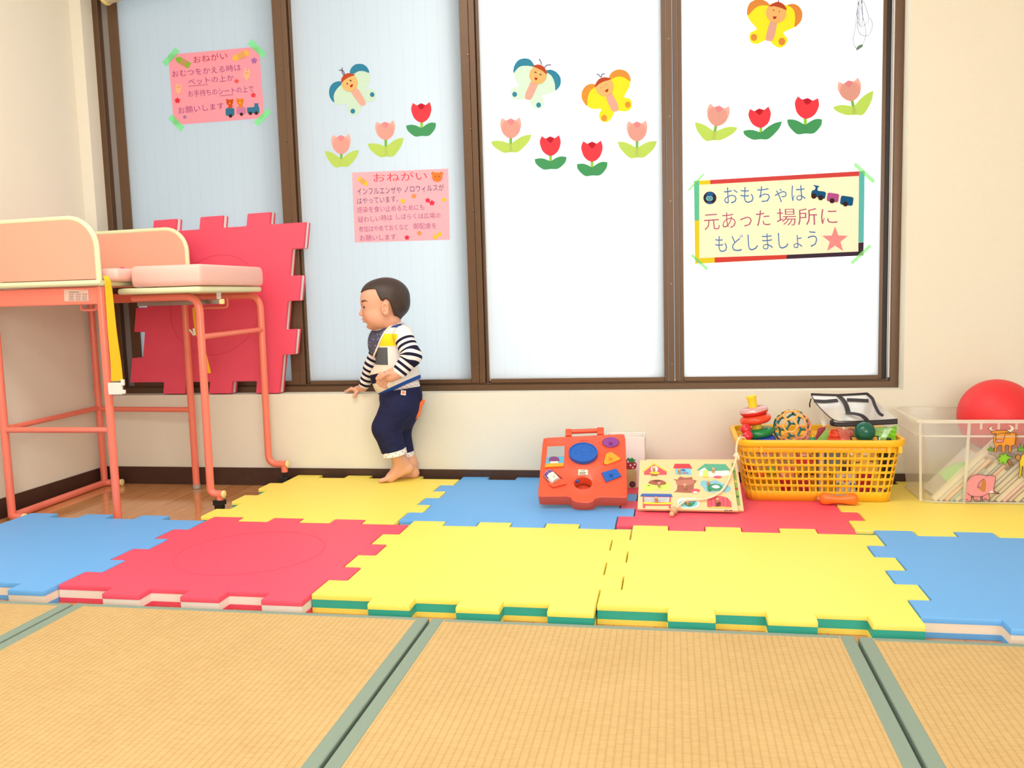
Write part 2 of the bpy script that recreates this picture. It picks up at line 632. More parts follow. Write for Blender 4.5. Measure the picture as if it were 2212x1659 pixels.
TZ = .015
tat = [(-1.235, -.497, 'straw tatami mat at the far left beyond the first green seam'),
       (-.491, .2372, 'straw tatami mat in front of the pink and blue foam mats'),
       (.2432, .9782, 'straw tatami mat in front of the two joined yellow foam mats'),
       (.9842, 1.72, 'straw tatami mat at the right in front of the blue foam mat')]
for i, (x0, x1, lab) in enumerate(tat):
    y1, y0 = (-.044, -.040, -.042, -.046)[i], -.775
    t = thing('tatami_mat', lab, 'tatami mat', ((x0 + x1) / 2, (y0 + y1) / 2, FZ), 'tatami mats across the foreground')
    bw, bf = .0235, .014
    MB().box((x0 + .002, y0 + .002, FZ + .001), (x1 - .002, y1 - .002, TZ - .0008)).build('woven_panel', m_tat, t)
    for nm, a, b in (('side_border', (x0, y0), (x0 + bw, y1)), ('side_border', (x1 - bw, y0), (x1, y1)),
                     ('end_border', (x0 + bw, y1 - bf), (x1 - bw, y1)), ('end_border', (x0 + bw, y0), (x1 - bw, y0 + bf))):
        MB().box((a[0], a[1], FZ + .0003), (b[0], b[1], TZ + (.0004 if nm == 'side_border' else 0))).build(nm, m_heri, t, bevel=.003, seg=3)

# ------------------------------------------------------------------ interlocking foam mats
PM, EM, QM, HM = .56, .0365, .1534, .028
HT = HM - FZ                    # mat thickness


def mat_outline(gap=.0010):
    """pinwheel outline in mat units, anticlockwise from the front left corner"""
    e = EM
    xs = [.5 + (i - 3) * QM for i in range(7)]
    side = [(-e, e), (xs[1], e), (xs[1], -e), (xs[2], -e), (xs[2], e), (xs[3], e), (xs[3], -e), (xs[4], -e), (xs[4], e), (xs[5], e), (xs[5], -e)]
    out = []
    for k in range(4):
        for x, y in side:
            x, y = x - .5, y - .5
            for _ in range(k):
                x, y = -y, x
            out.append((x + .5, y + .5))
    # small clearance, pushed inwards along the corner bisector
    res = []
    n = len(out)
    for i in range(n):
        a, b, c = (np.array(out[(i + j) % n]) for j in (-1, 0, 1))
        d1, d2 = nrm(b - a), nrm(c - b)
        n1, n2 = np.array((-d1[1], d1[0])), np.array((-d2[1], d2[0]))
        res.append(b + (n1 + n2) * gap / PM)
    return res


OUTL = mat_outline()
# soften the corners a little
OUTR = [p for p in fillet(list(OUTL) + [OUTL[0]], .006, 2)][1:]


def foam(rgb, name):
    return M(name, rgb, .5, noise=.05, nscale=500, bump=.1, bscale=900, spec=.6)


FC = {'yellow': (foam((250, 229, 100), 'yellow_foam'), foam((44, 172, 152), 'green_foam')),
      'blue': (foam((98, 172, 238), 'blue_foam'), foam((238, 224, 205), 'cream_foam')),
      'red': (foam((236, 78, 106), 'red_foam'), foam((244, 234, 224), 'white_foam'))}
m_cut = M('circle_cut_line', (218, 62, 90), .8)


def foam_mat(kind, xf, lab, group):
    """xf maps (x, y, z) of the mat (units of its own size, z in thickness) to the room"""
    top, core = FC[kind]
    o = xf(.5, .5, 0)
    t = thing('foam_mat', lab, 'foam mat', o, group)
    for nm, z0, z1, m, ins in (('bottom_layer', 0, .27, top, 0), ('core_layer', .27, .72, core, .0012), ('top_layer', .72, 1, top, 0)):
        mb = MB()
        n = len(OUTR)
        rings = []
        prof = [(z0, ins), (z1, ins)] if nm != 'top_layer' else [(z0, 0), (z1 - .07, 0), (z1, .0022)]
        for z, q in prof:
            rg = []
            for i in range(n):
                b = OUTR[i]
                a, c = OUTR[i - 1], OUTR[(i + 1) % n]
                d = nrm(c - a)
                rg.append(xf(b[0] - d[1] * q, b[1] + d[0] * q, z))
            rings.append(rg)
        vs = [p for r in rings for p in r]
        fs = [tuple(range(n))[::-1], tuple(range((len(rings) - 1) * n, len(rings) * n))]
        for k in range(len(rings) - 1):
            fs += [(k * n + i, k * n + (i + 1) % n, (k + 1) * n + (i + 1) % n, (k + 1) * n + i) for i in range(n)]
        mb.add(vs, fs).build(nm, m, t, smooth=35)
    return t


def floor_xf(cx, cy, ys=1.0, dz=0.0):
    def f(x, y, z):
        yy = cy + y
        if ys != 1.0:
            yy = 1 + (yy - 1) * ys
        return np.array((PM * (cx + x), PM * yy, HM - (1 - z) * HT + .0004 + dz))
    return f


BS = (1.1205 - PM) / (PM * (2 + EM) - PM)
G1, G2 = 'foam mats of the front row', 'foam mats of the row along the window wall'
foam_mat('blue', floor_xf(-2, 0), 'blue foam mat at the front left beneath the changing table', G1)
pm_ = foam_mat('red', floor_xf(-1, 0), 'pink foam mat with a faint round cut line in the front row', G1)
foam_mat('yellow', floor_xf(0, 0), 'yellow foam mat in the front row joined to the pink one', G1)
foam_mat('yellow', floor_xf(1, 0), 'yellow foam mat in the front row joined to the blue one at right', G1)
foam_mat('blue', floor_xf(2, 0), 'blue foam mat at the front right corner below the clear bin', G1)
foam_mat('yellow', floor_xf(-1, 1, BS), 'yellow foam mat under the toddler along the window wall', G2)
foam_mat('blue', floor_xf(0, 1, BS), 'blue foam mat under the red activity toy', G2)
foam_mat('red', floor_xf(1, 1, BS), 'pink foam mat under the wooden puzzle and yellow basket', G2)
foam_mat('yellow', floor_xf(2, 1, BS), 'yellow foam mat under the clear bin at the right', G2)
ring = []
cc = np.array((-.5, .5)) * PM
rr = .30 * PM
pts = [(cc[0] + rr * math.cos(a), cc[1] + rr * math.sin(a), HM + .0005) for a in np.linspace(0, 2 * math.pi, 97)[:-1]]
MB().tube(pts, .0005, 5, closed=True).build('round_cut', m_cut, pm_)

# red mat leaning in the window recess
bL, bR = atY(352, 852, YW + .004), atY(617, 852, YW + .004)
tilt = math.radians(3.2)
ang = math.radians(-1.2)


def lean_xf(x, y, z):
    X = -1.128 + PM * x * .985
    zz = .2975 + PM * (y + EM) * .985
    xx = X + (zz - .3) * .128 * (1 if True else 0)
    yy = YW + .006 + (zz - .3) * math.tan(tilt) + (1 - z) * HT
    return np.array((xx, yy, zz + (x - .5) * .012 * (y > .5)))


lm_ = foam_mat('red', lean_xf, 'red foam mat propped upright on the window sill behind the changing table', None)
pts = []
for a in np.linspace(0, 2 * math.pi, 97)[:-1]:
    p = lean_xf(.5 + .3 * math.cos(a), .5 + .3 * math.sin(a), 1)
    pts.append(p - np.array((0, .0005, 0)))
MB().tube(pts, .0005, 5, closed=True).build('round_cut', m_cut, lm_)
# ------------------------------------------------------------------ pink folding nappy-changing table at the left
m_pink = M('coral_painted_steel', (242, 128, 106), .28, noise=.03, nscale=30, spec=.5, coat=.2)
m_board = M('peach_laminate', (240, 174, 148), .5, noise=.02, nscale=40)
m_edge = M('pale_green_edging', (228, 234, 190), .45)
m_cush = M('pink_vinyl_cushion', (246, 198, 186), .5, noise=.02, nscale=20, bump=.1, bscale=30)
m_steel = M('grey_steel_rail', (150, 140, 132), .35, metal=.8, noise=.1, nscale=40)
m_cap = M('cream_plastic_cap', (248, 232, 160), .4)
m_black = M('black_plastic', (26, 25, 26), .4, noise=.1)
m_strap = M('yellow_webbing', (250, 190, 16), .7, bump=.3, bscale=500)
m_wplas = M('white_plastic', (240, 234, 222), .4)
RT = .0112
RF = FZ + RT                    # centre height of a tube lying on the floor

tb = thing('changing_table', 'coral pink steel changing table with cushion and yellow safety straps', 'changing table', (-.93, .85, FZ))
x1, x2, x3, x4 = -1.207, -1.232, -.866, -.874
y1, y2, y4 = .632, 1.088, 1.062
# fixed half: four legs, floor rail with turned ends, cross rails
rl = MB()
rl.tube(fillet([(x1 + .045, y1 - .006, RF), (x1 - .004, y1 - .006, RF), (x2 + .002, y2 - .0, RF), (x2 + .062, y2 + .004, RF)], .03), RT, 12)
rl.build('floor_rail', m_pink, tb, smooth=50)
for (a, b) in (((x1 + .045, y1 - .006, RF), (1, 0, 0)), ((x2 + .062, y2 + .004, RF), (1, 0, 0))):
    MB().lathe([(RT + .0003, -.002), (RT + .0003, .003), (RT * .8, .005), (0, .0055)], a, b, 16).build('end_cap', m_cap, tb, smooth=40)
for nm, (x, y, z0, z1) in (('leg', (x1, y1, RF, .65)), ('leg', (x2, y2, RF, .65)), ('leg', (x3, y1, FZ + .004, .655)), ('leg', (x4, y4, FZ + .005, .65))):
    lg = MB().tube([(x, y, z0), (x, y, z1)], RT, 14).build(nm, m_pink, tb, smooth=50)
    if z0 < FZ + .008:
        MB().lathe([(RT * .9, FZ - z0 + .0002), (RT + .001, FZ - z0 + .002), (RT + .001, .010)], (x, y, z0), (0, 0, 1), 14).build('rubber_foot', paint((170, 165, 160)), lg, smooth=40)
for a, b in (((x1, y1, .256), (x3, y1, .256)), ((x1, y1, .259), (x2, y2, .259)), ((x2, y2, .255), (x4, y4, .255))):
    MB().tube([a, b], .0085, 12).build('cross_rail', m_pink, tb, smooth=50)
# apron and platform
ap = MB().box((x1, y1 - .008, .607), (x3 - .002, y1 + .008, .655)).build('apron', m_pink, tb, bevel=.003)
MB().box((x1, y1 + .008, .612), (x1 + .014, y2, .655)).box((x1, y2 - .03, .61), (-.845, y2 - .018, .64)).build('rear_apron', m_pink, tb, bevel=.002)
c6 = crop(0, 440, .31646)
q = [atY(*c6(*p), y1 - .0085) for p in ((438, 586), (603, 588), (606, 665), (440, 667))]
lb = MB().prism(q, (0, -.0006, 0)).build('rating_label', paint((226, 190, 172)), ap)
ln = MB()
for r in range(5):
    for k in range(3 if r else 1):
        xa = 470 + 45 * k if r else 470
        pa = [atY(*c6(xa + dx, 602 + 13 * r + dy), y1 - .0093) for dx, dy in ((0, 0), (36 if r else 70, 0), (36 if r else 70, 4), (0, 4))]
        ln.prism(pa, (0, -.0002, 0))
ln.build('printed_lines', paint((120, 100, 100)), lb)
MB().box((x1 - .02, y1 - .012, .660), (x3 + .004, y2 + .0, .668)).build('platform', m_board, tb)
pe = MB().tube([(x1 - .03, y1 - .014, .666), (x3 + .016, y1 - .014, .666)], .0085, 10)
pe.tube([(x3 + .008, y1 - .014, .664), (x3 + .006, y2, .664)], .0075, 10)
pe.build('platform_edging', m_edge, tb, smooth=50)


def side_board(y, xa, xb, z0, z1, r, nm):
    pts = [(xa, z0), (xb, z0), (xb, z1 - r)] + [(xb - r + r * math.cos(a), z1 - r + r * math.sin(a)) for a in np.linspace(0, math.pi / 2, 9)[1:]] + [(xa, z1 - .004)]
    o = MB().prism([(p[0], y - .006, p[1]) for p in pts], (0, .012, 0)).build(nm, m_board, tb, smooth=30)
    path = [(xb, y, z0 - .004), (xb, y, z1 - r)] + [(xb - r + r * math.cos(a), y, z1 - r + r * math.sin(a)) for a in np.linspace(0, math.pi / 2, 9)[1:]] + [(xa, y, z1 - .004)]
    MB().tube(path, .0078, 10).build('edge_trim', m_edge, o, smooth=60)


side_board(y1 - .012, x1 - .03, -.859, .676, .842, .082, 'side_board')
side_board(y2 - .002, x1 - .03, -.868, .672, .843, .072, 'side_board')


def cushion(xa, xb, ya, yb, z0, z1, r=.022, ch=.02):
    mb = MB()
    pl = [(xa + ch, ya), (xb - .004, ya), (xb, ya + .01), (xb, yb - .01), (xb - .004, yb), (xa + ch, yb), (xa, yb - ch), (xa, ya + ch)]
    pl = fillet(pl + [pl[0]], .012, 3)[1:]
    c = np.array(((xa + xb) / 2, (ya + yb) / 2))
    prof = [(0, .93), (.10, .985), (.3, 1.0), (.62, 1.0), (.84, .985), (.95, .95), (1.0, .88)]
    n = len(pl)
    vs = []
    for t, s_ in prof:
        for p in pl:
            d = np.array(p) - c
            ins = (1 - s_) * min(abs(xb - xa), abs(yb - ya)) * .5
            d = d * (1 - ins / (np.linalg.norm(d) + 1e-9))
            vs.append((c[0] + d[0], c[1] + d[1], z0 + (z1 - z0) * t))
    fs = [tuple(range(n))[::-1], tuple(range((len(prof) - 1) * n, len(prof) * n))]
    for k in range(len(prof) - 1):
        fs += [(k * n + i, k * n + (i + 1) % n, (k + 1) * n + (i + 1) % n, (k + 1) * n + i) for i in range(n)]
    return mb.add(vs, fs)


cushion(x1, x3 + .0405, y1 + .02, y2 - .03, .669, .706).build('cushion', m_cush, tb, smooth=60)
MB().ball((x3 + .020, y1 + .075, .707), (.008, .004, .003)).build('cushion_tag', paint((236, 70, 130)), tb, smooth=True)
# sliding half
ye1, ye2 = .768, 1.082
xe = -.612
eb = cushion(x3 + .006, xe + .006, .695, 1.075, .632, .650, ch=.004).build('extension_board', m_edge, tb, smooth=50)
cushion(x3 + .0425, xe + .012, .692, 1.078, .6515, .7105, ch=.018).build('extension_cushion', m_cush, tb, smooth=60)
for y, xr, xt, zt in ((ye1, -.648, -.612, .0445), (ye2, -.6165, -.556, .072)):
    zt_, xb_ = (.622, -.86)
    zz = zt
    lg = MB().tube(fillet([(xb_, y, zt_), (xr - .004, y, zt_), (xr - .006, y, zz), (xt, y, zz)], .046, 8), RT, 14).build('wheel_leg', m_pink, tb, smooth=50)
    MB().lathe([(RT + .0004, -.003), (RT + .0004, .001), (RT * .7, .0025), (0, .003)], (xt, y, zz), (1, 0, 0), 16).build('end_cap', m_cap, lg, smooth=40)
    xc = xt - .013
    MB().tube([(xc, y, zz), (xc, y, zz - .026)], RT * .95, 12).build('caster_stem', m_pink, lg, smooth=50)
    w = MB().lathe([(.006, -.008), (.0155, -.007), (.0165, -.003), (.0165, .003), (.0155, .007), (.006, .008)], (xc - .006, y + .004, FZ + .0168), (.35, 1, 0), 20)
    w.obox((xc - .003, y, FZ + .030), (.016, 0, 0), (0, .011, 0), (0, 0, .0075))
    w.build('caster', m_black, lg, smooth=40, bevel=.0008)
    if True:
        MB().tube([(xc, y, FZ + .034), (xc, y, zz - .024)], .006, 10).build('caster_pin', m_black, lg, smooth=50)
MB().tube([(-.648, ye1, .506), (-.6185, ye2, .512)], .0082, 12).build('cross_rail', m_pink, tb, smooth=50)
# slide rails, brackets, hooks under the top
MB().box((-.87, .80, .598), (-.607, .812, .612)).build('slide_rail', m_steel, tb, bevel=.001)
MB().box((-.607, .798, .5975), (-.597, .814, .6125)).build('rail_end_cap', m_cap, tb, bevel=.002)
br = MB().box((-.612, .796, .6125), (-.600, .80, .632)).lathe([(.003, 0), (.0025, .002), (0, .0025)], (-.606, .796, .624), (0, -1, 0), 10)
br.build('bracket', paint((205, 200, 192), .3, 'zinc', metal=.7), tb)
for xa, xb, y, zz in ((-.945, -.895, y1 + .02, .592), (-.80, -.69, 1.0, .586)):
    MB().tube(fillet([(xa, y, zz + .03), (xa, y, zz), (xb, y, zz), (xb, y, zz + .03)], .01), .004, 8).build('hook_bar', m_pink, tb, smooth=60)


def strap_from(pts, w, name, parent=tb, th=.0011):
    """flat band through (u, v, y) points"""
    P = [atY(u, v, y) for u, v, y in pts]
    P = spline(P, 5, closed=False)
    mb = MB()
    n = len(P)
    vs = []
    for i, p in enumerate(P):
        ww = w[0] + (w[1] - w[0]) * i / (n - 1)
        vs += [p + np.array((-ww, -th, 0)), p + np.array((ww, -th, 0)), p + np.array((ww, th, 0)), p + np.array((-ww, th, 0))]
    fs = [(3, 2, 1, 0), tuple(4 * (n - 1) + i for i in range(4))]
    for i in range(n - 1):
        fs += [(4 * i + k, 4 * i + (k + 1) % 4, 4 * i + 4 + (k + 1) % 4, 4 * i + 4 + k) for k in range(4)]
    return mb.add(vs, fs).build(name, m_strap, parent, smooth=40)


s1 = strap_from([(227, 596, .613), (232, 606, .607), (236, 640, .611), (243, 720, .613), (250, 780, .614), (253, 823, .614)], (.006, .0178), 'safety_strap')
bx = atY(252, 836, .614)
k = MB().box((bx[0] - .024, .609, bx[2] - .021), (bx[0] + .017, .619, bx[2] + .012)).box((bx[0] + .015, .610, bx[2] - .019), (bx[0] + .0255, .618, bx[2] - .008)).box((bx[0] + .015, .610, bx[2] + .004), (bx[0] + .0245, .618, bx[2] + .021))
k.build('buckle', m_wplas, s1, bevel=.002)
s2 = strap_from([(419, 664, 1.0), (421, 690, 1.0), (427, 720, .99), (440, 760, .985), (451, 806, .98)], (.0042, .0075), 'safety_strap')
bx = atY(420, 716, .985)
MB().tube([bx + np.array((-.016, 0, .006)), bx + np.array((-.002, 0, -.012))], .0035, 8).tube([bx + np.array((.0, -.003, .01)), bx + np.array((.002, -.003, -.012))], .004, 8).build('buckle', m_wplas, s2, smooth=50)
# ------------------------------------------------------------------ paper cut-outs and notices on the glass
LAY = .0007


def flat(name, pts, cr, colr, lay, parent=None, mat=None, loc=None, y0=YG, th=LAY):
    """paper shape: outline in crop pixels -> thin sheet on the glass, at paper layer lay"""
    y = y0 - LAY * lay
    P = [atY(*cr(*p), y) for p in pts]
    return MB().prism(P, (0, -th, 0)).build(name, mat or paper(colr), parent, loc=loc)


def stroke(name, pts, cr, colr, r, parent, lay=3, n=4, y0=YG):
    P = [atY(*cr(*p), y0 - LAY * lay) for p in spline(pts, n, closed=False)]
    return MB().tube(P, r, 6).build(name, paper(colr), parent, smooth=True)


def root_on_glass(name, lab, cat, cr, c, group, y0=YG):
    return thing(name, lab, cat, atY(*cr(*c), y0), group)


K1, K2, K3 = crop(680, 110, 350 / 2151), crop(1040, 100, 400 / 2212), crop(1480, 0, 480 / 2212)
TCOL = {'pink': ((252, 196, 186), (244, 160, 172), (142, 206, 96), (200, 228, 118)), 'red': ((238, 78, 92), (206, 44, 62), (160, 220, 84), (84, 172, 116))}
TGRP = 'paper tulips on the window panes'


def tulip(kind, cr, tc, bc, w, lt, rt, bt, lab):
    """top centre and bottom centre of the flower, its width, left leaf tip, right leaf tip, bottom of the leaves"""
    c1, c2, c3, c4 = TCOL[kind]
    tc, bc, lt, rt, bt = map(np.array, (tc, bc, lt, rt, bt))
    t = root_on_glass('paper_tulip', lab, 'paper flower', cr, bt, TGRP)
    ax = bc - tc
    h = np.linalg.norm(ax)
    ax = ax / h
    sd = np.array((ax[1], -ax[0]))          # to the right in the picture
    F = lambda x, y: tuple(tc + sd * (x * w) + ax * (y * h))
    jn = (lt + rt) / 2 * .5 + bt * .5
    jn = bc + (bt - bc) * .42
    # stem, leaves
    sw = w * .065
    sdir = nrm(bt - bc)
    sn = np.array((sdir[1], -sdir[0])) * sw
    flat('stem', [bc - ax * 6 - sn, bc - ax * 6 + sn, bt + sn, bt - sn], cr, c3, 0, t)
    lv = []
    L = spline([lt, lt * .68 + jn * .32 + (0, -h * .085), lt * .36 + jn * .64 + (0, -h * .08), jn], 5, closed=False)
    Rr = spline([jn, rt * .36 + jn * .64 + (0, -h * .10), rt * .68 + jn * .32 + (0, -h * .105), rt], 5, closed=False)
    bl, br_ = bt + (-w * .34, h * .02), bt + (w * .36, -h * .02)
    Bt = spline([rt, rt * .62 + br_ * .38 + (w * .08, h * .05), br_, bt, bl, lt * .62 + bl * .38 + (-w * .08, h * .05), lt], 5, closed=False)
    flat('leaves', L[:-1] + Rr[:-1] + Bt[:-1], cr, c4, 1, t)
    # flower: cup with two pointed petals and a middle one
    out = [F(-.40, .0), F(-.49, .26), F(-.46, .50), F(-.36, .76), F(-.18, .94), F(0, 1), F(.18, .94), F(.36, .76), F(.46, .50), F(.49, .26), F(.42, -.03)]
    body = spline(out, 4, closed=False) + [F(.22, .12), F(0, .02), F(-.21, .13)]
    flat('petals', body, cr, c1, 2, t)
    flat('inner_petal', [F(0, .025), F(.17, .11), F(.10, .26), F(0, .34), F(-.10, .26), F(-.17, .12)], cr, c2, 4.1, t)
    if kind == 'pink':
        flat('middle_petal', spline([F(0, .18), F(.28, .17), F(.42, .45), F(.33, .76), F(0, .985), F(-.33, .76), F(-.42, .45), F(-.28, .17)], 5), cr, (250, 184, 174), 3, t)
    return t


tulip('pink', K1, (345, 1112), (352, 1370), 262, (140, 1328), (584, 1318), (352, 1535), 'pink paper tulip just left above the red-titled pink notice')
tulip('pink', K1, (930, 935), (942, 1182), 270, (703, 1236), (1178, 1153), (950, 1400), 'pink paper tulip between a lower pink tulip and a red tulip under the blue butterfly')
tulip('red', K1, (1412, 690), (1418, 950), 272, (1213, 992), (1608, 958), (1420, 1128), 'red paper tulip alone at the right of two pink tulips, nearest the sash')
tulip('pink', K2, (350, 857), (350, 1100), 256, (116, 1140), (597, 1056), (350, 1264), 'pink paper tulip below the blue butterfly that faces the yellow one')
tulip('red', K2, (820, 1072), (826, 1308), 254, (636, 1350), (1017, 1324), (826, 1466), 'red paper tulip left of its red twin under two facing butterflies')
tulip('red', K2, (1320, 1134), (1320, 1378), 260, (1140, 1410), (1505, 1386), (1325, 1543), 'red paper tulip hanging lowest, below the yellow butterfly')
tulip('pink', K2, (1858, 892), (1858, 1138), 254, (1627, 1140), (2094, 1136), (1858, 1328), 'pink paper tulip at the right edge of the pane beside the yellow butterfly')
tulip('pink', K3, (342, 1046), (305, 1256), 232, (97, 1218), (522, 1270), (280, 1395), 'pink paper tulip leaning right, first of four above the colourful framed notice')
tulip('red', K3, (735, 1076), (755, 1272), 228, (578, 1304), (965, 1208), (750, 1386), 'red paper tulip with an almost hidden stem, second of four above the framed notice')
tulip('red', K3, (1220, 971), (1195, 1182), 246, (1015, 1190), (1363, 1188), (1195, 1330), 'red paper tulip hung higher, third of four above the framed notice')
tulip('pink', K3, (1622, 796), (1662, 1006), 240, (1472, 1066), (1873, 903), (1690, 1142), 'pink paper tulip tilted left, highest of four and nearest the hanging string')

BGRP = 'paper butterflies on the window panes'


def butterfly(cr, c, lab, wing, tips, spots, bodyp, head, hair, mouth, eyes, ant, cw, ct):
    t = root_on_glass('paper_butterfly', lab, 'paper butterfly', cr, c, BGRP)
    flat('wings', spline(wing, 4), cr, cw, 0, t)
    for p in tips:
        flat('wing_tip', spline(p, 3), cr, ct, 1, t)
    for x, y, r in spots:
        flat('wing_spot', ellipse(x, y, r, r * 1.1, 20), cr, ct, 1, t)
    flat('body', spline(bodyp, 4), cr, (252, 196, 182), 1, t)
    hd = flat('head', ellipse(*head, 32), cr, (250, 206, 138), 2, t)
    flat('cap', spline(hair, 4), cr, (206, 88, 56), 3, t)
    flat('mouth', spline(mouth, 4), cr, (204, 60, 44), 3, hd)
    for e in eyes:
        stroke('eye', e, cr, (86, 62, 30), .0011, hd, 3.6)
    for a in ant:
        stroke('antenna', a, cr, (84, 46, 104), .0013, t, 3)
    return t


# pale blue one, second pane
butterfly(K1, (540, 600), 'pale blue paper butterfly with curled feelers above the pink tulips',
          [(590, 172), (690, 215), (735, 330), (715, 440), (668, 530), (740, 500), (805, 545), (810, 620), (770, 668), (680, 690), (620, 730), (605, 790), (560, 845), (490, 850), (440, 800), (430, 705), (340, 715), (262, 690), (200, 600), (195, 500), (240, 430), (320, 405), (400, 410), (450, 330), (500, 220)],
          [[(466, 297), (480, 235), (530, 185), (590, 172), (650, 182), (700, 225), (722, 290), (650, 268), (580, 270), (520, 300)],
           [(355, 440), (345, 408), (310, 404), (250, 425), (205, 475), (190, 550), (205, 625), (258, 685), (250, 610), (265, 550), (305, 490)]],
          [(762, 580, 29), (505, 800, 30)],
          [(480, 540), (530, 490), (575, 510), (640, 610), (675, 690), (655, 728), (610, 720), (560, 660)],
          (462, 425, 108, 116), [(352, 425), (355, 370), (390, 318), (445, 296), (500, 303), (528, 320), (450, 350), (390, 390)],
          [(465, 465), (503, 440), (503, 465), (485, 484)], [[(420, 437), (430, 430), (438, 445)], [(468, 400), (472, 385), (485, 403)]],
          [[(385, 322), (365, 290), (365, 260), (385, 280), (393, 315)], [(322, 255), (355, 256), (375, 265)], [(362, 222), (362, 245), (368, 262)]], (216, 240, 222), (62, 150, 190))
# pale blue one, third pane
butterfly(K2, (640, 460), 'pale blue paper butterfly with closed smiling eyes facing the yellow butterfly',
          [(515, 145), (585, 165), (625, 225), (680, 250), (760, 290), (800, 280), (870, 295), (930, 350), (948, 420), (930, 480), (885, 530), (800, 570), (722, 592), (750, 660), (735, 720), (680, 748), (620, 730), (565, 640), (500, 630), (440, 643), (375, 620), (350, 560), (370, 500), (445, 475), (410, 410), (385, 320), (395, 230), (440, 170)],
          [[(385, 318), (384, 270), (400, 220), (445, 165), (515, 145), (580, 160), (622, 210), (628, 242), (560, 233), (480, 235), (430, 265)],
           [(775, 290), (825, 280), (890, 305), (940, 365), (948, 430), (930, 485), (885, 528), (880, 470), (862, 400), (830, 345), (782, 312)]],
          [(397, 574, 28), (683, 702, 28)],
          [(600, 415), (672, 450), (640, 540), (600, 620), (565, 642), (525, 625), (525, 570), (560, 490)],
          (676, 345, 104, 108), [(615, 240), (650, 222), (690, 219), (740, 240), (772, 285), (780, 335), (730, 295), (660, 258)],
          [(636, 374), (670, 380), (655, 405), (640, 395)], [[(633, 315), (645, 306), (657, 320)], [(693, 340), (706, 332), (716, 347)]],
          [[(715, 222), (708, 180), (687, 152)], [(752, 255), (785, 225), (833, 224)]], (222, 248, 230), (66, 156, 194))
# yellow one, third pane
butterfly(K2, (1500, 600), 'yellow paper butterfly with orange wing tips on the pane of four tulips',
          [(1655, 278), (1730, 300), (1775, 360), (1780, 420), (1760, 500), (1705, 605), (1770, 625), (1800, 690), (1780, 750), (1720, 778), (1630, 770), (1590, 785), (1560, 850), (1500, 905), (1440, 895), (1408, 850), (1410, 800), (1432, 750), (1340, 748), (1265, 715), (1205, 640), (1198, 560), (1230, 490), (1290, 455), (1360, 450), (1440, 400), (1520, 375), (1580, 300)],
          [[(1522, 372), (1545, 325), (1590, 290), (1655, 277), (1720, 295), (1768, 345), (1782, 418), (1710, 375), (1630, 358), (1545, 395)],
           [(1358, 455), (1300, 450), (1245, 475), (1205, 535), (1195, 600), (1215, 660), (1262, 714), (1265, 640), (1285, 560), (1320, 510), (1362, 485)]],
          [(1748, 697, 33), (1466, 857, 34)],
          [(1490, 600), (1545, 545), (1590, 620), (1630, 700), (1632, 765), (1600, 780), (1560, 765), (1520, 690)],
          (1470, 483, 108, 113), [(1358, 488), (1368, 440), (1405, 392), (1460, 370), (1510, 375), (1543, 395), (1460, 420), (1405, 450)],
          [(1475, 533), (1512, 508), (1512, 532), (1498, 546)], [[(1428, 495), (1432, 497)], [(1490, 457), (1494, 459)]],
          [[(1425, 372), (1405, 345), (1375, 330)], [(1432, 372), (1440, 335), (1475, 330)]], (252, 236, 60), (250, 172, 78))
# yellow one, fourth pane
butterfly(K3, (860, 250), 'yellow paper butterfly with orange wing tips cut by the top of the picture',
          [(735, -5), (800, 10), (845, 50), (930, 40), (1010, 50), (1070, 38), (1130, 62), (1165, 130), (1155, 205), (1090, 270), (980, 325), (1018, 385), (1000, 445), (945, 476), (890, 455), (845, 410), (795, 402), (720, 437), (665, 428), (640, 385), (650, 325), (712, 290), (660, 225), (620, 155), (622, 80), (660, 20)],
          [[(620, 155), (617, 95), (640, 35), (690, 2), (745, -6), (805, 12), (845, 55), (780, 52), (730, 60), (680, 95)],
           [(1018, 50), (1075, 38), (1130, 62), (1165, 120), (1162, 190), (1130, 240), (1088, 270), (1095, 200), (1090, 120), (1060, 75)]],
          [(685, 372, 31), (962, 413, 33)],
          [(850, 215), (910, 220), (905, 290), (875, 395), (830, 410), (803, 395), (815, 320)],
          (906, 128, 101, 102), [(836, 62), (880, 30), (925, 18), (970, 35), (1000, 70), (1007, 100), (960, 80), (890, 62)],
          [(875, 166), (910, 166), (900, 186), (882, 188)], [[(880, 96), (882, 106)], [(936, 110), (938, 118)]],
          [[(930, 22), (930, 5), (940, -12)]], (252, 236, 60), (250, 164, 82))

# hanging string with a small green clip
st = root_on_glass('hanging_string', 'tangled thin string with a small green clip hanging in front of the last pane', 'string', K3, (1735, 470), None, YG - .02)
loops = MB()
for pts in ([(1740, -20), (1712, 100), (1700, 240), (1678, 360), (1680, 440), (1710, 492)], [(1765, -20), (1760, 120), (1790, 260), (1797, 360), (1765, 445)],
            [(1725, -20), (1715, 160), (1745, 265), (1820, 215), (1822, 150), (1775, 10)], [(1735, -20), (1722, 180), (1718, 285), (1760, 350), (1830, 345), (1865, 250), (1842, 175)],
            [(1760, -20), (1735, 120), (1738, 230), (1752, 250), (1768, 180), (1755, -20)]):
    loops.tube([atY(*K3(*p), YG - .02) for p in spline(pts, 6, closed=False)], .0009, 5)
loops.build('string_loops', paint((120, 115, 140), .6, 'string'), st, smooth=True)
P = [atY(*K3(*p), YG - .02) for p in spline([(1705, 492), (1715, 462), (1745, 443), (1772, 445), (1768, 462), (1742, 482), (1715, 497)], 4)]
MB().prism(P, (0, .006, 0)).build('green_clip', paint((90, 130, 100)), st, bevel=.0015)

# ---- handwriting
_font_cache = {}


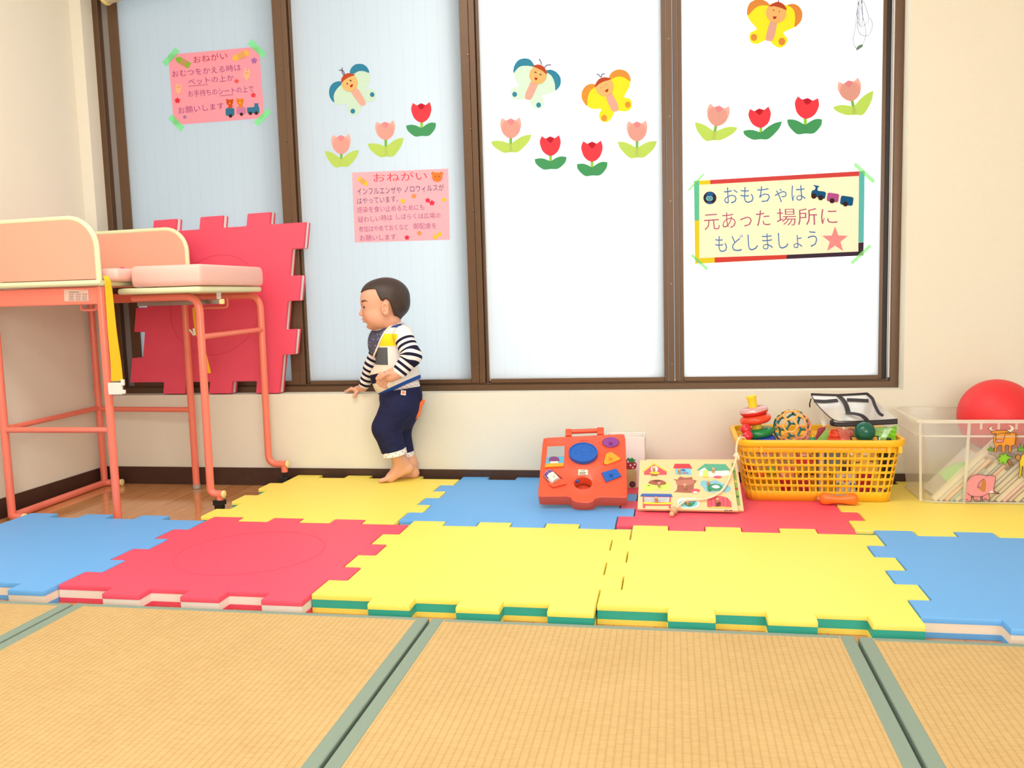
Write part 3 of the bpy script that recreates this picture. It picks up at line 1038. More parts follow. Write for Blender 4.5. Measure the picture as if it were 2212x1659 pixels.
def text_mesh(txt):
    if txt in _font_cache:
        return _font_cache[txt]
    cu = bpy.data.curves.new('lettering', 'FONT')
    cu.body = txt
    cu.size = 1.0
    cu.offset = -.008
    cu.resolution_u = 2
    ob = bpy.data.objects.new('lettering_source', cu)
    COL.objects.link(ob)
    dg = bpy.context.evaluated_depsgraph_get()
    me = bpy.data.meshes.new_from_object(ob.evaluated_get(dg))
    v = np.array([p.co[:] for p in me.vertices])
    f = [tuple(p.vertices) for p in me.polygons]
    bpy.data.objects.remove(ob)
    bpy.data.curves.remove(cu)
    bpy.data.meshes.remove(me)
    _font_cache[txt] = (v, f)
    return v, f


def write(txt, cr, a, b, h, colr, parent, lay=1.6, y0=YG, name='lettering', shear=-.02):
    """one line of text from pixel a (left end, mid height) to b (right end), letters h crop-pixels high"""
    v, f = text_mesh(txt)
    lo, hi = v.min(0), v.max(0)
    full = txt.replace('…', '')
    w = hi[0] - lo[0]
    a, b = np.array(a, float), np.array(b, float)
    d = b - a
    L = np.linalg.norm(d)
    d = d / L
    up = np.array((d[1], -d[0]))
    y = y0 - LAY * lay
    P = []
    cy = .36
    for p in v:
        x = (p[0] - lo[0]) / w * L
        yy = (p[1] - cy) * h * 1.06
        q = a + d * (x + shear * yy) + up * yy
        P.append(atY(*cr(*q), y))
    mb = MB().add(P, f)
    return mb.build(name, paper(colr), parent, weld=False)


def underline(cr, a, b, colr, parent):
    n = 15
    pts = [(a[0] + (b[0] - a[0]) * i / n, a[1] + (b[1] - a[1]) * i / n + (6 if i % 2 else -6)) for i in range(n + 1)]
    return stroke('wavy_underline', pts, cr, colr, .0005, parent, 1.6, 2)


def flower(cr, x, y, r, colr, parent, nm='flower_sticker', rot=0.0):
    pts = [(x + rr_ * math.sin(a), y - rr_ * math.cos(a)) for i in range(5) for a, rr_ in ((2 * math.pi * i / 5 + rot - .32, r), (2 * math.pi * i / 5 + rot + .32, r), (2 * math.pi * (i + .5) / 5 + rot, r * .55))]
    return flat(nm, spline(pts, 3), cr, colr, 1.4, parent)


def crayon(cr, a, b, w, colr, light, parent):
    a, b = np.array(a, float), np.array(b, float)
    d = nrm(b - a)
    n = np.array((-d[1], d[0])) * w / 2
    L = np.linalg.norm(b - a)
    q = lambda t, s: tuple(a + d * L * t + n * s)
    body = spline([q(1, -.2), q(1, .2), q(.9, .7), q(.78, 1)], 3, closed=False) + [q(0, 1), q(0, -1)] + spline([q(.78, -1), q(.9, -.7), q(1, -.2)], 3, closed=False)[:-1]
    o = flat('crayon_sticker', body, cr, colr, 1.2, parent)
    flat('crayon_label', [q(.2, -1), q(.66, -1), q(.66, 1), q(.2, 1)], cr, light, 2.2, o)
    return o


def bear_head(cr, x, y, r, colr, parent, body=True, snout=(240, 176, 70)):
    pts = ellipse(x, y, r, r * .9, 28)
    o = flat('bear_sticker', pts, cr, colr, 1.6, parent)
    for s_ in (-1, 1):
        flat('ear', ellipse(x + s_ * r * .78, y - r * .68, r * .36, r * .36, 14), cr, colr, 1.5, o)
    flat('snout', ellipse(x, y + r * .22, r * .28, r * .24, 14), cr, snout, 2.6, o)
    for s_ in (-1, 1):
        flat('eye', ellipse(x + s_ * r * .34, y - r * .12, r * .08, r * .1, 8), cr, (70, 40, 20), 2.6, o)
    if body:
        flat('bear_body', spline([(x - r * .5, y + r * .6), (x + r * .5, y + r * .6), (x + r * .9, y + r * 1.3), (x + r * .5, y + r * 1.6), (x - r * .6, y + r * 1.6), (x - r * .3, y + r * 1.1)], 4), cr, colr, 1.3, o)
    return o


def rrect(cx, cy, w, h, r, rot=0.0):
    pts = fillet([(cx - w / 2, cy), (cx - w / 2, cy - h / 2), (cx + w / 2, cy - h / 2), (cx + w / 2, cy + h / 2), (cx - w / 2, cy + h / 2), (cx - w / 2, cy)], r, 3)[:-1]
    c, s = math.cos(rot), math.sin(rot)
    return [(cx + (p[0] - cx) * c - (p[1] - cy) * s, cy + (p[0] - cx) * s + (p[1] - cy) * c) for p in pts]


def train(cr, parts, wheels, parent):
    o = None
    for pts, colr in parts:
        q = flat('train_sticker' if o is None else 'wagon', pts, cr, colr, 1.2, parent if o is None else o)
        o = o or q
    for x, y, r in wheels:
        flat('wheel', ellipse(x, y, r, r, 16), cr, (70, 48, 42), 2.2, o)
    return o


m_tape = mixmat('pale_green_tape', (150, 246, 178), .30, .02, .3, .35)
m_tape2 = mixmat('thin_green_tape', (150, 236, 140), .3, .02, .3, .35)

# notice 1: pink, taped with green tape
C6 = crop(330, 70, 280 / 2020)
n1 = flat('paper_notice', [(243, 350), (1655, 222), (1740, 1335), (330, 1443)], C6, (252, 172, 190), 0)
tag(n1, 'pink handwritten notice stuck with four pieces of green tape on the first pane', 'notice')
red, pur = (176, 22, 66), (150, 42, 130)
write('おねがい', C6, (632, 430), (1160, 362), 118, red, n1)
write('おむつをかえる時は', C6, (302, 652), (1372, 545), 108, pur, n1)
write('ベットの上か', C6, (552, 775), (1262, 705), 104, pur, n1)
underline(C6, (555, 838), (862, 812), pur, n1)
write('お手持ちのシートの上で', C6, (552, 962), (1572, 878), 104, pur, n1)
underline(C6, (1045, 988), (1252, 970), pur, n1)
write('お願いします', C6, (397, 1222), (1106, 1142), 110, pur, n1)
crayon(C6, (575, 520), (360, 400), 96, (146, 204, 70), (204, 176, 110), n1)
crayon(C6, (1490, 308), (1240, 420), 96, (252, 206, 96), (250, 186, 116), n1)
for x, y, r, c in ((1580, 440, 46, (184, 124, 196)), (1306, 760, 34, (250, 96, 90)), (1568, 978, 38, (248, 70, 92)), (385, 1062, 42, (238, 56, 72)), (498, 1318, 27, (170, 140, 190))):
    flower(C6, x, y, r, c, n1)
for x, y, s_ in ((1465, 660, 1.0), (402, 880, .92)):
    bn = flat('rabbit_sticker', spline([(x - 45 * s_, y - 30), (x - 20 * s_, y - 105 * s_), (x + 2, y - 50 * s_), (x + 45 * s_, y - 90 * s_), (x + 52 * s_, y - 30), (x + 40 * s_, y + 25), (x + 58 * s_, y + 50), (x + 20 * s_, y + 60), (x + 10, y + 105 * s_), (x - 15, y + 70), (x - 35 * s_, y + 90), (x - 25, y + 45), (x - 60 * s_, y + 25), (x - 40 * s_, y + 8)], 4), C6, (253, 204, 160), 1.4, n1)
    for dx in (-14, 16):
        flat('eye', ellipse(x + dx, y - 28, 5, 6, 8), C6, (110, 80, 60), 2.3, bn)
train(C6, [(fillet([(1470, 1200), (1470, 1170), (1580, 1165), (1590, 1120), (1570, 1107), (1655, 1105), (1640, 1125), (1660, 1180), (1662, 1255), (1478, 1265), (1470, 1200)], 14, 3)[:-1], (62, 134, 172)),
           (rrect(1378, 1220, 145, 110, 22), (218, 140, 186)), (rrect(1204, 1240, 134, 118, 24), (60, 130, 166))],
      [(1522, 1262, 26), (1614, 1258, 27), (1382, 1275, 25), (1212, 1302, 27)], n1)
bear_head(C6, 1200, 1092, 52, (222, 92, 36), n1)
bear_head(C6, 1360, 1082, 52, (240, 146, 44), n1, snout=(252, 220, 110))
for q in ([(145, 465), (355, 230), (415, 300), (205, 530)], [(1540, 100), (1770, 330), (1720, 405), (1478, 182)], [(300, 1275), (490, 1475), (435, 1545), (240, 1345)], [(1790, 1180), (1845, 1250), (1635, 1465), (1575, 1395)]):
    flat('tape', q, C6, None, 2.5, n1, m_tape, th=.0002)

# notice 2: pink, second pane
C7 = crop(740, 350, 250 / 2183)
n2 = flat('paper_notice', [(178, 200), (1992, 125), (2025, 1465), (232, 1520)], C7, (252, 198, 210), 0)
tag(n2, 'pink notice with a large red title and a bear sticker on the second pane', 'notice')
nav, lil = (76, 34, 118), (172, 72, 146)
write('おねがい', C7, (582, 302), (1590, 262), 176, (236, 66, 84), n2)
write('インフルエンザや', C7, (275, 560), (1108, 528), 140, nav, n2)
write('ノロウィルスが', C7, (1165, 515), (1912, 480), 135, nav, n2)
write('はやっています。', C7, (278, 738), (1045, 695), 130, nav, n2)
write('感染を食い止めるためにも', C7, (275, 908), (1540, 850), 118, lil, n2)
write('疑わしい時は', C7, (292, 1092), (935, 1045), 118, lil, n2)
write('しばらくは広場の', C7, (1012, 1035), (1845, 1008), 112, lil, n2)
write('参加はやめておくなど', C7, (308, 1272), (1245, 1222), 115, lil, n2)
write('御配慮を', C7, (1332, 1212), (1770, 1202), 115, lil, n2)
write('お願いします.', C7, (328, 1438), (1036, 1410), 118, lil, n2)
crayon(C7, (300, 305), (478, 432), 84, (252, 222, 72), (250, 196, 110), n2)
bear_head(C7, 1785, 285, 98, (244, 146, 72), n2, False, (244, 146, 72))
for x, y, r, c in ((1343, 642, 46, (254, 170, 106)), (1132, 737, 46, (254, 220, 70)), (1606, 724, 45, (244, 62, 96)), (1686, 772, 50, (244, 62, 96)), (1916, 713, 44, (254, 220, 70)), (1447, 1342, 44, (254, 170, 106)), (1215, 1424, 44, (240, 62, 90)), (1750, 1410, 46, (254, 220, 70)), (1826, 1362, 46, (254, 220, 70))):
    flower(C7, x, y, r, c, n2)

# notice 3: cream board with a taped colour border
C8 = crop(1480, 340, 430 / 2212)
n3 = flat('paper_notice', [(97, 262), (1995, 150), (1980, 1090), (110, 1182)], C8, (255, 246, 222), 0)
tag(n3, 'large cream notice with red, yellow, cyan and black border on the last pane', 'notice')
for q, c in (([(97, 262), (156, 258), (156, 700), (105, 702)], (112, 226, 186)), ([(105, 702), (156, 700), (156, 1120), (328, 1112), (328, 1170), (110, 1182)], (252, 236, 56)),
             ([(156, 258), (278, 251), (278, 297), (156, 303)], (252, 236, 56)), ([(278, 251), (1933, 154), (1933, 205), (278, 297)], (236, 86, 84)),
             ([(328, 1112), (1127, 1083), (1127, 1128), (328, 1170)], (238, 82, 74)), ([(1127, 1083), (1925, 1046), (1925, 948), (1984, 944), (1980, 1090), (1127, 1128)], (74, 58, 76)),
             ([(1933, 154), (1995, 150), (1984, 942), (1925, 942)], (112, 218, 222))):
    flat('border_strip', q, C8, c, 1, n3)
blu, mag = (70, 130, 206), (186, 92, 140)
write('おもちゃは', C8, (430, 430), (1335, 395), 205, blu, n3, 1.2)
write('元あった', C8, (210, 720), (940, 672), 200, mag, n3, 1.2)
write('場所に', C8, (1018, 668), (1690, 655), 198, mag, n3, 1.2)
write('もどしましょう', C8, (335, 970), (1468, 905), 205, blu, n3, 1.2)
dk = flat('round_sticker', ellipse(275, 450, 72, 70, 28), C8, (66, 50, 66), 1.2, n3)
flat('hat', [(228, 412), (275, 378), (322, 412), (300, 428), (250, 428)], C8, (44, 110, 190), 2.2, dk)
flat('round_face', ellipse(270, 455, 40, 32, 20), C8, (120, 206, 226), 2.2, dk)
flat('collar', [(235, 500), (305, 500), (290, 518), (255, 518)], C8, (44, 110, 190), 2.2, dk)
for x, y, r, c in ((258, 452, 5, (50, 40, 60)), (284, 452, 5, (50, 40, 60)), (271, 470, 5, (50, 40, 60))):
    flat('eye', ellipse(x, y, r, r, 8), C8, c, 3.2, dk)
train(C8, [(fillet([(1400, 400), (1412, 365), (1440, 362), (1452, 328), (1428, 318), (1430, 306), (1492, 320), (1488, 332), (1472, 330), (1470, 370), (1550, 380), (1566, 395), (1552, 462), (1400, 425), (1400, 400)], 10, 3)[:-1], (34, 102, 156)),
           (rrect(1642, 446, 130, 96, 22, .14), (198, 96, 172)), (rrect(1796, 482, 142, 100, 24, .14), (34, 102, 156))],
      [(1430, 430, 30), (1506, 448, 29), (1632, 482, 28), (1781, 518, 28)], n3)
flat('star_sticker', [(1666 + (150 if i % 2 == 0 else 62) * math.sin(math.pi * i / 5), 918 - (150 if i % 2 == 0 else 62) * math.cos(math.pi * i / 5)) for i in range(10)], C8, (248, 166, 172), 1.2, n3)
for a, b, w_ in (((208, 182), (38, 364), 20), ((1882, 72), (2098, 272), 42), ((72, 1084), (248, 1244), 28), ((2058, 980), (1850, 1176), 34)):
    a, b = np.array(a, float), np.array(b, float)
    n_ = nrm((-(b - a)[1], (b - a)[0])) * w_ / 2
    flat('tape', [a + n_, b + n_, b - n_, a - n_], C8, None, 2.4, n3, m_tape2, th=.0002)
# ------------------------------------------------------------------ smooth bodies from blended distance fields
class Field:
    def __init__(s, lo, hi, vox):
        s.lo = np.array(lo, float)
        s.vox = vox
        s.n = (np.ceil((np.array(hi) - s.lo) / vox).astype(int) + 1)
        s.f = np.full(s.n, .05, np.float32)

    def _sub(s, lo, hi, pad):
        a = np.maximum(np.floor((np.array(lo) - pad - s.lo) / s.vox).astype(int), 0)
        b = np.minimum(np.ceil((np.array(hi) + pad - s.lo) / s.vox).astype(int) + 1, s.n)
        if (b <= a).any():
            return None, None
        g = np.meshgrid(*[s.lo[i] + np.arange(a[i], b[i]) * s.vox for i in range(3)], indexing='ij')
        return tuple(slice(a[i], b[i]) for i in range(3)), np.stack(g, -1)

    def _mix(s, sl, d, k, op):
        o = s.f[sl]
        if op == 'u':
            h = np.clip(.5 + .5 * (o - d) / k, 0, 1)
            r = o * (1 - h) + d * h - k * h * (1 - h)
        else:                                   # subtract
            h = np.clip(.5 - .5 * (o + d) / k, 0, 1)
            r = o * (1 - h) + (-d) * h + k * h * (1 - h)
        s.f[sl] = r

    def cone(s, a, b, ra, rb, k=.006, op='u'):
        a, b = np.array(a, float), np.array(b, float)
        R = max(ra, rb)
        sl, p = s._sub(np.minimum(a, b) - R, np.maximum(a, b) + R, .02)
        if sl is None:
            return s
        ab = b - a
        t = np.clip(((p - a) @ ab) / (ab @ ab + 1e-12), 0, 1)
        d = np.linalg.norm(p - a - t[..., None] * ab, axis=-1) - (ra + (rb - ra) * t)
        s._mix(sl, d, k, op)
        return s

    def ell(s, c, r, k=.008, axes=None, op='u'):
        c, r = np.array(c, float), np.array(r, float) * np.ones(3)
        R = r.max()
        sl, p = s._sub(c - R, c + R, .02)
        if sl is None:
            return s
        q = p - c
        if axes is not None:
            q = q @ np.array(axes).T
        k0 = np.linalg.norm(q / r, axis=-1)
        k1 = np.linalg.norm(q / (r * r), axis=-1) + 1e-9
        d = np.clip(k0 * (k0 - 1) / k1, -.05, .05)
        s._mix(sl, d, k, op)
        return s

    def cut(s, c, n, k=.002):
        """remove everything on the +n side of the plane"""
        n = nrm(n)
        g = [s.lo[i] + np.arange(s.n[i]) * s.vox for i in range(3)]
        d = (g[0] - c[0])[:, None, None] * n[0] + (g[1] - c[1])[None, :, None] * n[1] + (g[2] - c[2])[None, None, :] * n[2]
        s.f = np.maximum(s.f, d.astype(np.float32))
        return s

    def mesh(s):
        f = s.f
        f = np.pad(f, 1, constant_values=.05)
        lo = s.lo - s.vox
        ins = f < 0
        nx, ny, nz = f.shape
        cor = [(i, j, k) for i in (0, 1) for j in (0, 1) for k in (0, 1)]
        S = lambda arr, o: arr[o[0]:nx - 1 + o[0], o[1]:ny - 1 + o[1], o[2]:nz - 1 + o[2]]
        cnt = sum(S(ins, o).astype(np.int8) for o in cor)
        act = (cnt > 0) & (cnt < 8)
        I = np.argwhere(act)
        idx = -np.ones(act.shape, np.int64)
        idx[act] = np.arange(len(I))
        acc, num = np.zeros((len(I), 3)), np.zeros(len(I))
        val = {o: f[I[:, 0] + o[0], I[:, 1] + o[1], I[:, 2] + o[2]] for o in cor}
        for a in cor:
            for ax in range(3):
                if a[ax]:
                    continue
                b = list(a)
                b[ax] = 1
                va, vb = val[a], val[tuple(b)]
                m = (va < 0) != (vb < 0)
                t = va[m] / (va[m] - vb[m])
                p = np.tile(np.array(a, float), (m.sum(), 1))
                p[:, ax] += t
                acc[m] += p
                num[m] += 1
        V = (I + acc / num[:, None]) * s.vox + lo
        F = []
        for ax in range(3):
            o1, o2 = [(1, 2), (2, 0), (0, 1)][ax]
            a = [slice(0, n) for n in f.shape]
            b = [slice(0, n) for n in f.shape]
            a[ax], b[ax] = slice(0, f.shape[ax] - 1), slice(1, f.shape[ax])
            A, B = ins[tuple(a)], ins[tuple(b)]
            E = np.argwhere(A != B)
            ok = (E[:, o1] > 0) & (E[:, o2] > 0) & (E[:, o1] < f.shape[o1] - 1) & (E[:, o2] < f.shape[o2] - 1)
            E = E[ok]
            fl = A[E[:, 0], E[:, 1], E[:, 2]]
            def cell(d1, d2):
                c = E.copy()
                c[:, o1] -= d1
                c[:, o2] -= d2
                return idx[c[:, 0], c[:, 1], c[:, 2]]
            q = np.stack([cell(1, 1), cell(0, 1), cell(0, 0), cell(1, 0)], 1)
            q[~fl] = q[~fl][:, ::-1]
            F.append(q)
        F = np.concatenate(F)
        # one relaxation step takes the voxel steps out of the surface
        for _ in range(2):
            sm, c = np.zeros_like(V), np.zeros(len(V))
            for i in range(4):
                j = (i + 1) % 4
                np.add.at(sm, F[:, i], V[F[:, j]])
                np.add.at(c, F[:, i], 1)
                np.add.at(sm, F[:, j], V[F[:, i]])
                np.add.at(c, F[:, j], 1)
            V = V * .5 + .5 * sm / np.maximum(c, 1)[:, None]
        return V, F


def hit(F, u, v, y0=.88, y1=1.14, n=400):
    """first surface point of a field along the sight line through a pixel"""
    d = ray(u, v)
    ys = np.linspace(y0, y1, n)
    p = CAM + d * ((ys - CAM[1]) / d[1])[:, None]
    q = (p - F.lo) / F.vox
    i = np.floor(q).astype(int)
    ok = ((i >= 0) & (i < F.n - 1)).all(1)
    for k in range(n):
        if not ok[k]:
            continue
        a, b, c = i[k]
        fr = q[k] - i[k]
        w = F.f[a:a + 2, b:b + 2, c:c + 2]
        w = w[0] * (1 - fr[0]) + w[1] * fr[0]
        w = w[0] * (1 - fr[1]) + w[1] * fr[1]
        if w[0] * (1 - fr[2]) + w[1] * fr[2] < 0:
            return p[k]
    return p[n // 2]


def soft(field, name, mat, parent, attrs=None):
    V, F = field.mesh()
    mb = MB()
    mb.v = [tuple(p) for p in V]
    mb.f = [tuple(int(i) for i in q) for q in F]
    mb.mi = [0] * len(mb.f)
    return mb.build(name, mat, parent, smooth=True, weld=False, attrs=attrs(V) if attrs else None)


# ------------------------------------------------------------------ the toddler holding on to the window sill
m_skin = M('toddler_skin', (228, 172, 144), .5, noise=.04, nscale=14, spec=.35)
bsdf(m_skin).inputs['Subsurface Weight'].default_value = .12
bsdf(m_skin).inputs['Subsurface Radius'].default_value = (.012, .005, .003)
m_hair = M('dark_brown_hair', (58, 44, 38), .5, noise=.3, nscale=30, bump=.5, bscale=160)
m_navy = M('navy_jersey', (34, 38, 74), .85, noise=.12, nscale=120, bump=.9, bscale=26, spec=.2)
nodes(m_navy)[0]['Bump'].inputs['Distance'].default_value = .012
m_orange = M('orange_fabric', (250, 122, 64), .8, bump=.2)

CC = crop(700, 580, .28926)


def J(x, y, Y):
    return atY(*CC(x, y), Y)


kid = thing('person', 'toddler in striped shirt and navy trousers holding the window sill', 'person', (-.16, 1.05, HM + .0005), None)

fa = nrm((-1, -.29, -.02))                 # facing direction
up = nrm(np.array((0, 0, 1)) - fa * fa[2])
sd = np.cross(fa, up)                      # towards his right (the window side)
sd = sd / np.linalg.norm(sd)
HC = J(455, 255, 1.035)
AXH = np.array((fa, sd, up))


def Hh(a, b, w):
    """head point: a forward, b up, w sideways (mm); negative w is the side towards the room"""
    return HC + (fa * a + up * b + sd * w * -1) * .001


NEAR = 1 if (-sd)[1] < 0 else -1           # sign of w that looks at the room
lo, hi = HC - np.array((.11, .10, .125)), HC + np.array((.11, .10, .11))
B = Field((-.42, .88, HM + .0005), (-.02, 1.19, .70), .0021)


def head(F, skin=True):
    F.ell(Hh(-2, 16, 0), (.070, .060, .056), .004, AXH)
    F.ell(Hh(26, -26, 0), (.045, .050, .050), .02, AXH)
    F.ell(Hh(30, 12, 0), (.043, .050, .046), .012, AXH)
    for w in (-1, 1):
        F.ell(Hh(28, -45, 24 * w), (.029, .027, .027), .014, AXH)
    F.ell(Hh(44, -66, 0), (.018, .018, .014), .016, AXH)
    F.ell(Hh(2, -52, 0), (.042, .040, .026), .016, AXH)
    # nose, lips, brow
    F.cone(Hh(66, -12, 0), Hh(76.5, -31, 0), .0045, .0056, .007)
    for w in (-1, 1):
        F.ell(Hh(70, -34, 6 * w), (.0058, .0045, .0042), .004, AXH)
        F.ell(Hh(60, 6, 17 * w), (.008, .014, .005), .01, AXH)
        F.ell(Hh(70, -10.5, 14 * w), (.006, .008, .007), .008, AXH, op='s')
    F.ell(Hh(68.0, -46.5, 0), (.0062, .011, .0040), .004, AXH)
    F.ell(Hh(64.5, -55, 0), (.0062, .009, .0042), .004, AXH)
    F.cone(Hh(74, -50.6, -9), Hh(74, -50.6, 9), .0018, .0018, .001, op='s')
    F.ell(Hh(60, -63, 0), (.008, .016, .004), .006, AXH, op='s')
    for w in (-1, 1):
        ec = Hh(-4, -18, 58.5 * w)
        ea = np.array((nrm(fa * .95 + sd * -.28 * w), nrm(np.cross(up, nrm(fa * .95 + sd * -.28 * w))), up))
        F.ell(ec, (.0138, .0075, .0215), .002, ea)
        F.ell(ec + (-sd * w) * .0005 - fa * .012, (.004, .006, .014), .003, ea, op='s')
        F.ell(ec + (-sd * w) * .0085 + fa * .0010 + up * .004, (.0078, .0078, .0105), .0012, ea, op='s')
        F.ell(ec + (-sd * w) * .0075 + fa * .0035 - up * .006, (.0055, .0075, .0065), .0012, ea, op='s')
        F.ell(ec + (-sd * w) * .002 + fa * .0065 - up * .003, (.004, .004, .005), .002, ea)


head(B)
# neck, shoulders, trunk
nk = Hh(-14, -62, 0)
ch = J(520, 560, 1.05)
B.cone(nk, ch + np.array((0, 0, .03)), .029, .034, .014)
B.cone(ch, J(540, 760, 1.055), .046, .056, .02)
# near (left) arm
nS, nE, nW = J(588, 500, .997), J(655, 655, .972), J(560, 775, .957)
B.cone(nS, nE, .021, .018, .01).cone(nE, nW, .018, .0145, .008)
# far (right) arm
fS, fE, fW = J(440, 520, 1.10), J(352, 736, 1.108), J(292, 886, 1.124)
B.cone(fS, fE, .020, .017, .01).cone(fE, fW, .017, .0138, .008)


def hand(F, wrist, palm, pr, fingers, k=.0022):
    F.cone(wrist, palm, pr[0] * .98, pr[0], .008)
    for chain, r in fingers:
        for i in range(len(chain) - 1):
            F.cone(chain[i], chain[i + 1], r * (1 - .1 * i), r * (1 - .1 * (i + 1)), k if i == 0 else .0012)


# near hand: loosely closed, fingers curled down
nP = J(496, 800, .952)
fg = []
for i, (kx, ky, mx_, my, tx, ty, dy) in enumerate(((424, 786, 398, 822, 414, 842, -.012), (424, 812, 402, 848, 424, 868, -.004), (438, 836, 420, 870, 444, 882, .004), (462, 852, 448, 882, 468, 890, .011))):
    fg.append(([J(474, 798 + 10 * i, .950 + dy), J(kx, ky, .947 + dy), J(mx_, my, .949 + dy), J(tx, ty, .956 + dy)], (.0074, .0076, .0072, .0064)[i]))
fg.append(([J(510, 782, .940), J(468, 786, .930), J(440, 802, .929), J(424, 822, .932)], .0072))
hand(B, nW, nP, (.0198,), fg)
# far hand: spread over the sill edge
fP = J(246, 918, 1.138)
fg = []
for i, (x1_, y1_, x2_, y2_, Y1, Y2) in enumerate(((205, 896, 168, 926, 1.128, 1.130), (202, 902, 160, 932, 1.138, 1.141), (206, 910, 170, 938, 1.147, 1.151), (215, 918, 186, 942, 1.154, 1.160))):
    fg.append(([J(240, 912 + 2 * i, 1.130 + .007 * i), J(x1_, y1_, Y1), J((x1_ + x2_) / 2 - 6, (y1_ + y2_) / 2 - 2, (Y1 + Y2) / 2), J(x2_, y2_, Y2)], .0058))
fg.append(([J(248, 924, 1.128), J(232, 938, 1.120), J(224, 958, 1.117)], .0062))
zs_ = .2968
fP[2] = max(fP[2], zs_ + .0118)
fW[2] = max(fW[2], zs_ + .0150)
for ch_, r_f in fg[:4]:
    for p_ in ch_:
        p_[2] = max(p_[2], zs_ + r_f + .0004)
fg[4][0][0][2] = max(fg[4][0][0][2], zs_ + .0066)
for p_ in fg[4][0][1:]:
    p_[1] = min(p_[1], 1.1225)
hand(B, fW, fP, (.0114,), fg)
# legs and feet
nH, nK, nA = J(555, 1020, 1.015), J(466, 1190, 1.005), J(562, 1425, 1.040)
fH, fK, fA = J(600, 1030, 1.079), J(548, 1205, 1.086), J(640, 1435, 1.092)
B.cone(nH, nK, .044, .034, .01).cone(nK, nA, .031, .0195, .01)
B.cone(fH, fK, .042, .033, .01).cone(fK, fA, .030, .0185, .01)


def foot(F, ank, heel, ball, toe, side, w):
    F.cone(ank, heel, .0195, .0155, .012)
    F.cone(heel, ball, .0150, .0125, .01)
    F.cone(np.array(ank) * .75 + np.array(heel) * .25, ball, .0185, .0120, .012)
    s_ = nrm(side)
    for i in range(5):
        o = (i - 2) * w
        b0 = np.array(ball) + s_ * o * .9
        t0 = np.array(toe) + s_ * o - nrm(np.array(toe) - np.array(ball)) * abs(i - .6) * .0022
        F.cone(b0, t0, .0072, (.0066 if i == 0 else .0048), .004)


zf = HM + .0006
nHeel, nBall, nToe = J(628, 1490, 1.052), J(492, 1545, 1.030), J(436, 1578, 1.024)
nHeel = np.array((nHeel[0], nHeel[1], max(nHeel[2], zf + .018)))
nBall[2], nToe[2] = zf + .0128, zf + .0078
foot(B, nA, nHeel, nBall, nToe, (.2, 1, 0), .0075)
fHeel, fBall, fToe = J(672, 1522, 1.096), J(575, 1555, 1.088), J(520, 1570, 1.084)
fHeel[2], fBall[2], fToe[2] = zf + .0152, zf + .0125, zf + .006
foot(B, fA, fHeel, fBall, fToe, (.1, 1, 0), .0075)
body_o = soft(B, 'body', m_skin, kid)

# eyes, brows, mouth
def on_side(a, b, w):
    """skin point at (forward a, up b) on side w"""
    lo_ = Hh(a, b, 75 * w)
    for k in range(240):
        p = Hh(a, b, (75 - k * .3) * w)
        q = (p - B.lo) / B.vox
        i = np.round(q).astype(int)
        if (i >= 0).all() and (i < B.n).all() and B.f[tuple(i)] < .0002:
            return p
    return Hh(a, b, 0)


for w in (-1, 1):
    pts = [on_side(a_, b_, w) for a_, b_ in ((66.5, -11.5), (60.5, -11.0), (54.5, -12.5))]
    cE = (pts[0] + pts[1] + pts[2]) / 3
    d0 = nrm(pts[0] - pts[2])
    nE_ = nrm(np.cross(d0, up)) * 1.0
    if nE_ @ (cE - HC) < 0:
        nE_ = -nE_
    uE = np.cross(nE_, d0)
    eo = MB().ball(cE + nE_ * .0002, (.0058, .0016, .0032), 18, 10, (d0, nE_, uE)).build('eye', paint((214, 196, 188), .25, 'eye_white'), kid, smooth=True)
    MB().ball(cE + nE_ * .0006 + d0 * .0008, (.0043, .0017, .0031), 16, 8, (d0, nE_, uE)).build('iris', paint((30, 20, 17), .12, 'iris'), eo, smooth=True)
    MB().tube([pts[0] + up * .0010 + nE_ * .0004, cE + nE_ * .0014 + up * .0034, cE - d0 * .0058 + nE_ * .0010 + up * .0010], [.0005, .0010, .0006], 6).build('upper_lid', paint((66, 44, 36), .6, 'lash'), eo, smooth=True)
    br_ = [on_side(a_, b_, w) for a_, b_ in ((68, 6.0), (64, 8.6), (57, 9.4), (50, 6.2))]
    MB().tube(spline(br_, 4, closed=False), [.0010 + .0016 * math.sin(math.pi * min(1, i / 12 + .12)) for i in range(13)], 8).build('eyebrow', paint((96, 68, 56), .8, 'brow'), kid, smooth=True)
MB().ball(Hh(71.2, -47.2, 0), (.0034, .0085, .0024), 12, 8, AXH).ball(Hh(68.0, -54.6, 0), (.0034, .0072, .0026), 12, 8, AXH).build('lips', paint((214, 128, 108), .5, 'lips'), kid, smooth=True)

# hair: a cap over the skull, cut back from face and ears
Hf = Field(HC - np.array((.10, .09, .08)), HC + np.array((.10, .09, .095)), .0022)
Hf.ell(Hh(-4, 15, 0), (.0735, .064, .062), .004, AXH)
Hf.ell(Hh(24, 24, 0), (.0485, .054, .045), .008, AXH)
Hf.ell(Hh(-37, -12, 0), (.036, .046, .032), .016, AXH)
Hf.cone(Hh(-38, -26, 0), Hh(-34, -52, 0), .022, .011, .012)
g = [Hf.lo[i] + np.arange(Hf.n[i]) * Hf.vox for i in range(3)]
GP = np.stack(np.meshgrid(*g, indexing='ij'), -1) - HC
ga, gb = (GP @ fa) * 1000, (GP @ up) * 1000
gw = (GP @ sd) * 1000
# hairline polygon in the side view (forward, up), mm
HL = [(90, 32), (70, 32), (60, 36), (50, 38), (38, 39), (24, 38), (18, 20), (10, 2), (2, -2), (-4, 6), (-14, 0), (-19, -14), (-24, -34), (-28, -50), (-40, -62), (-40, -110), (90, -110)]


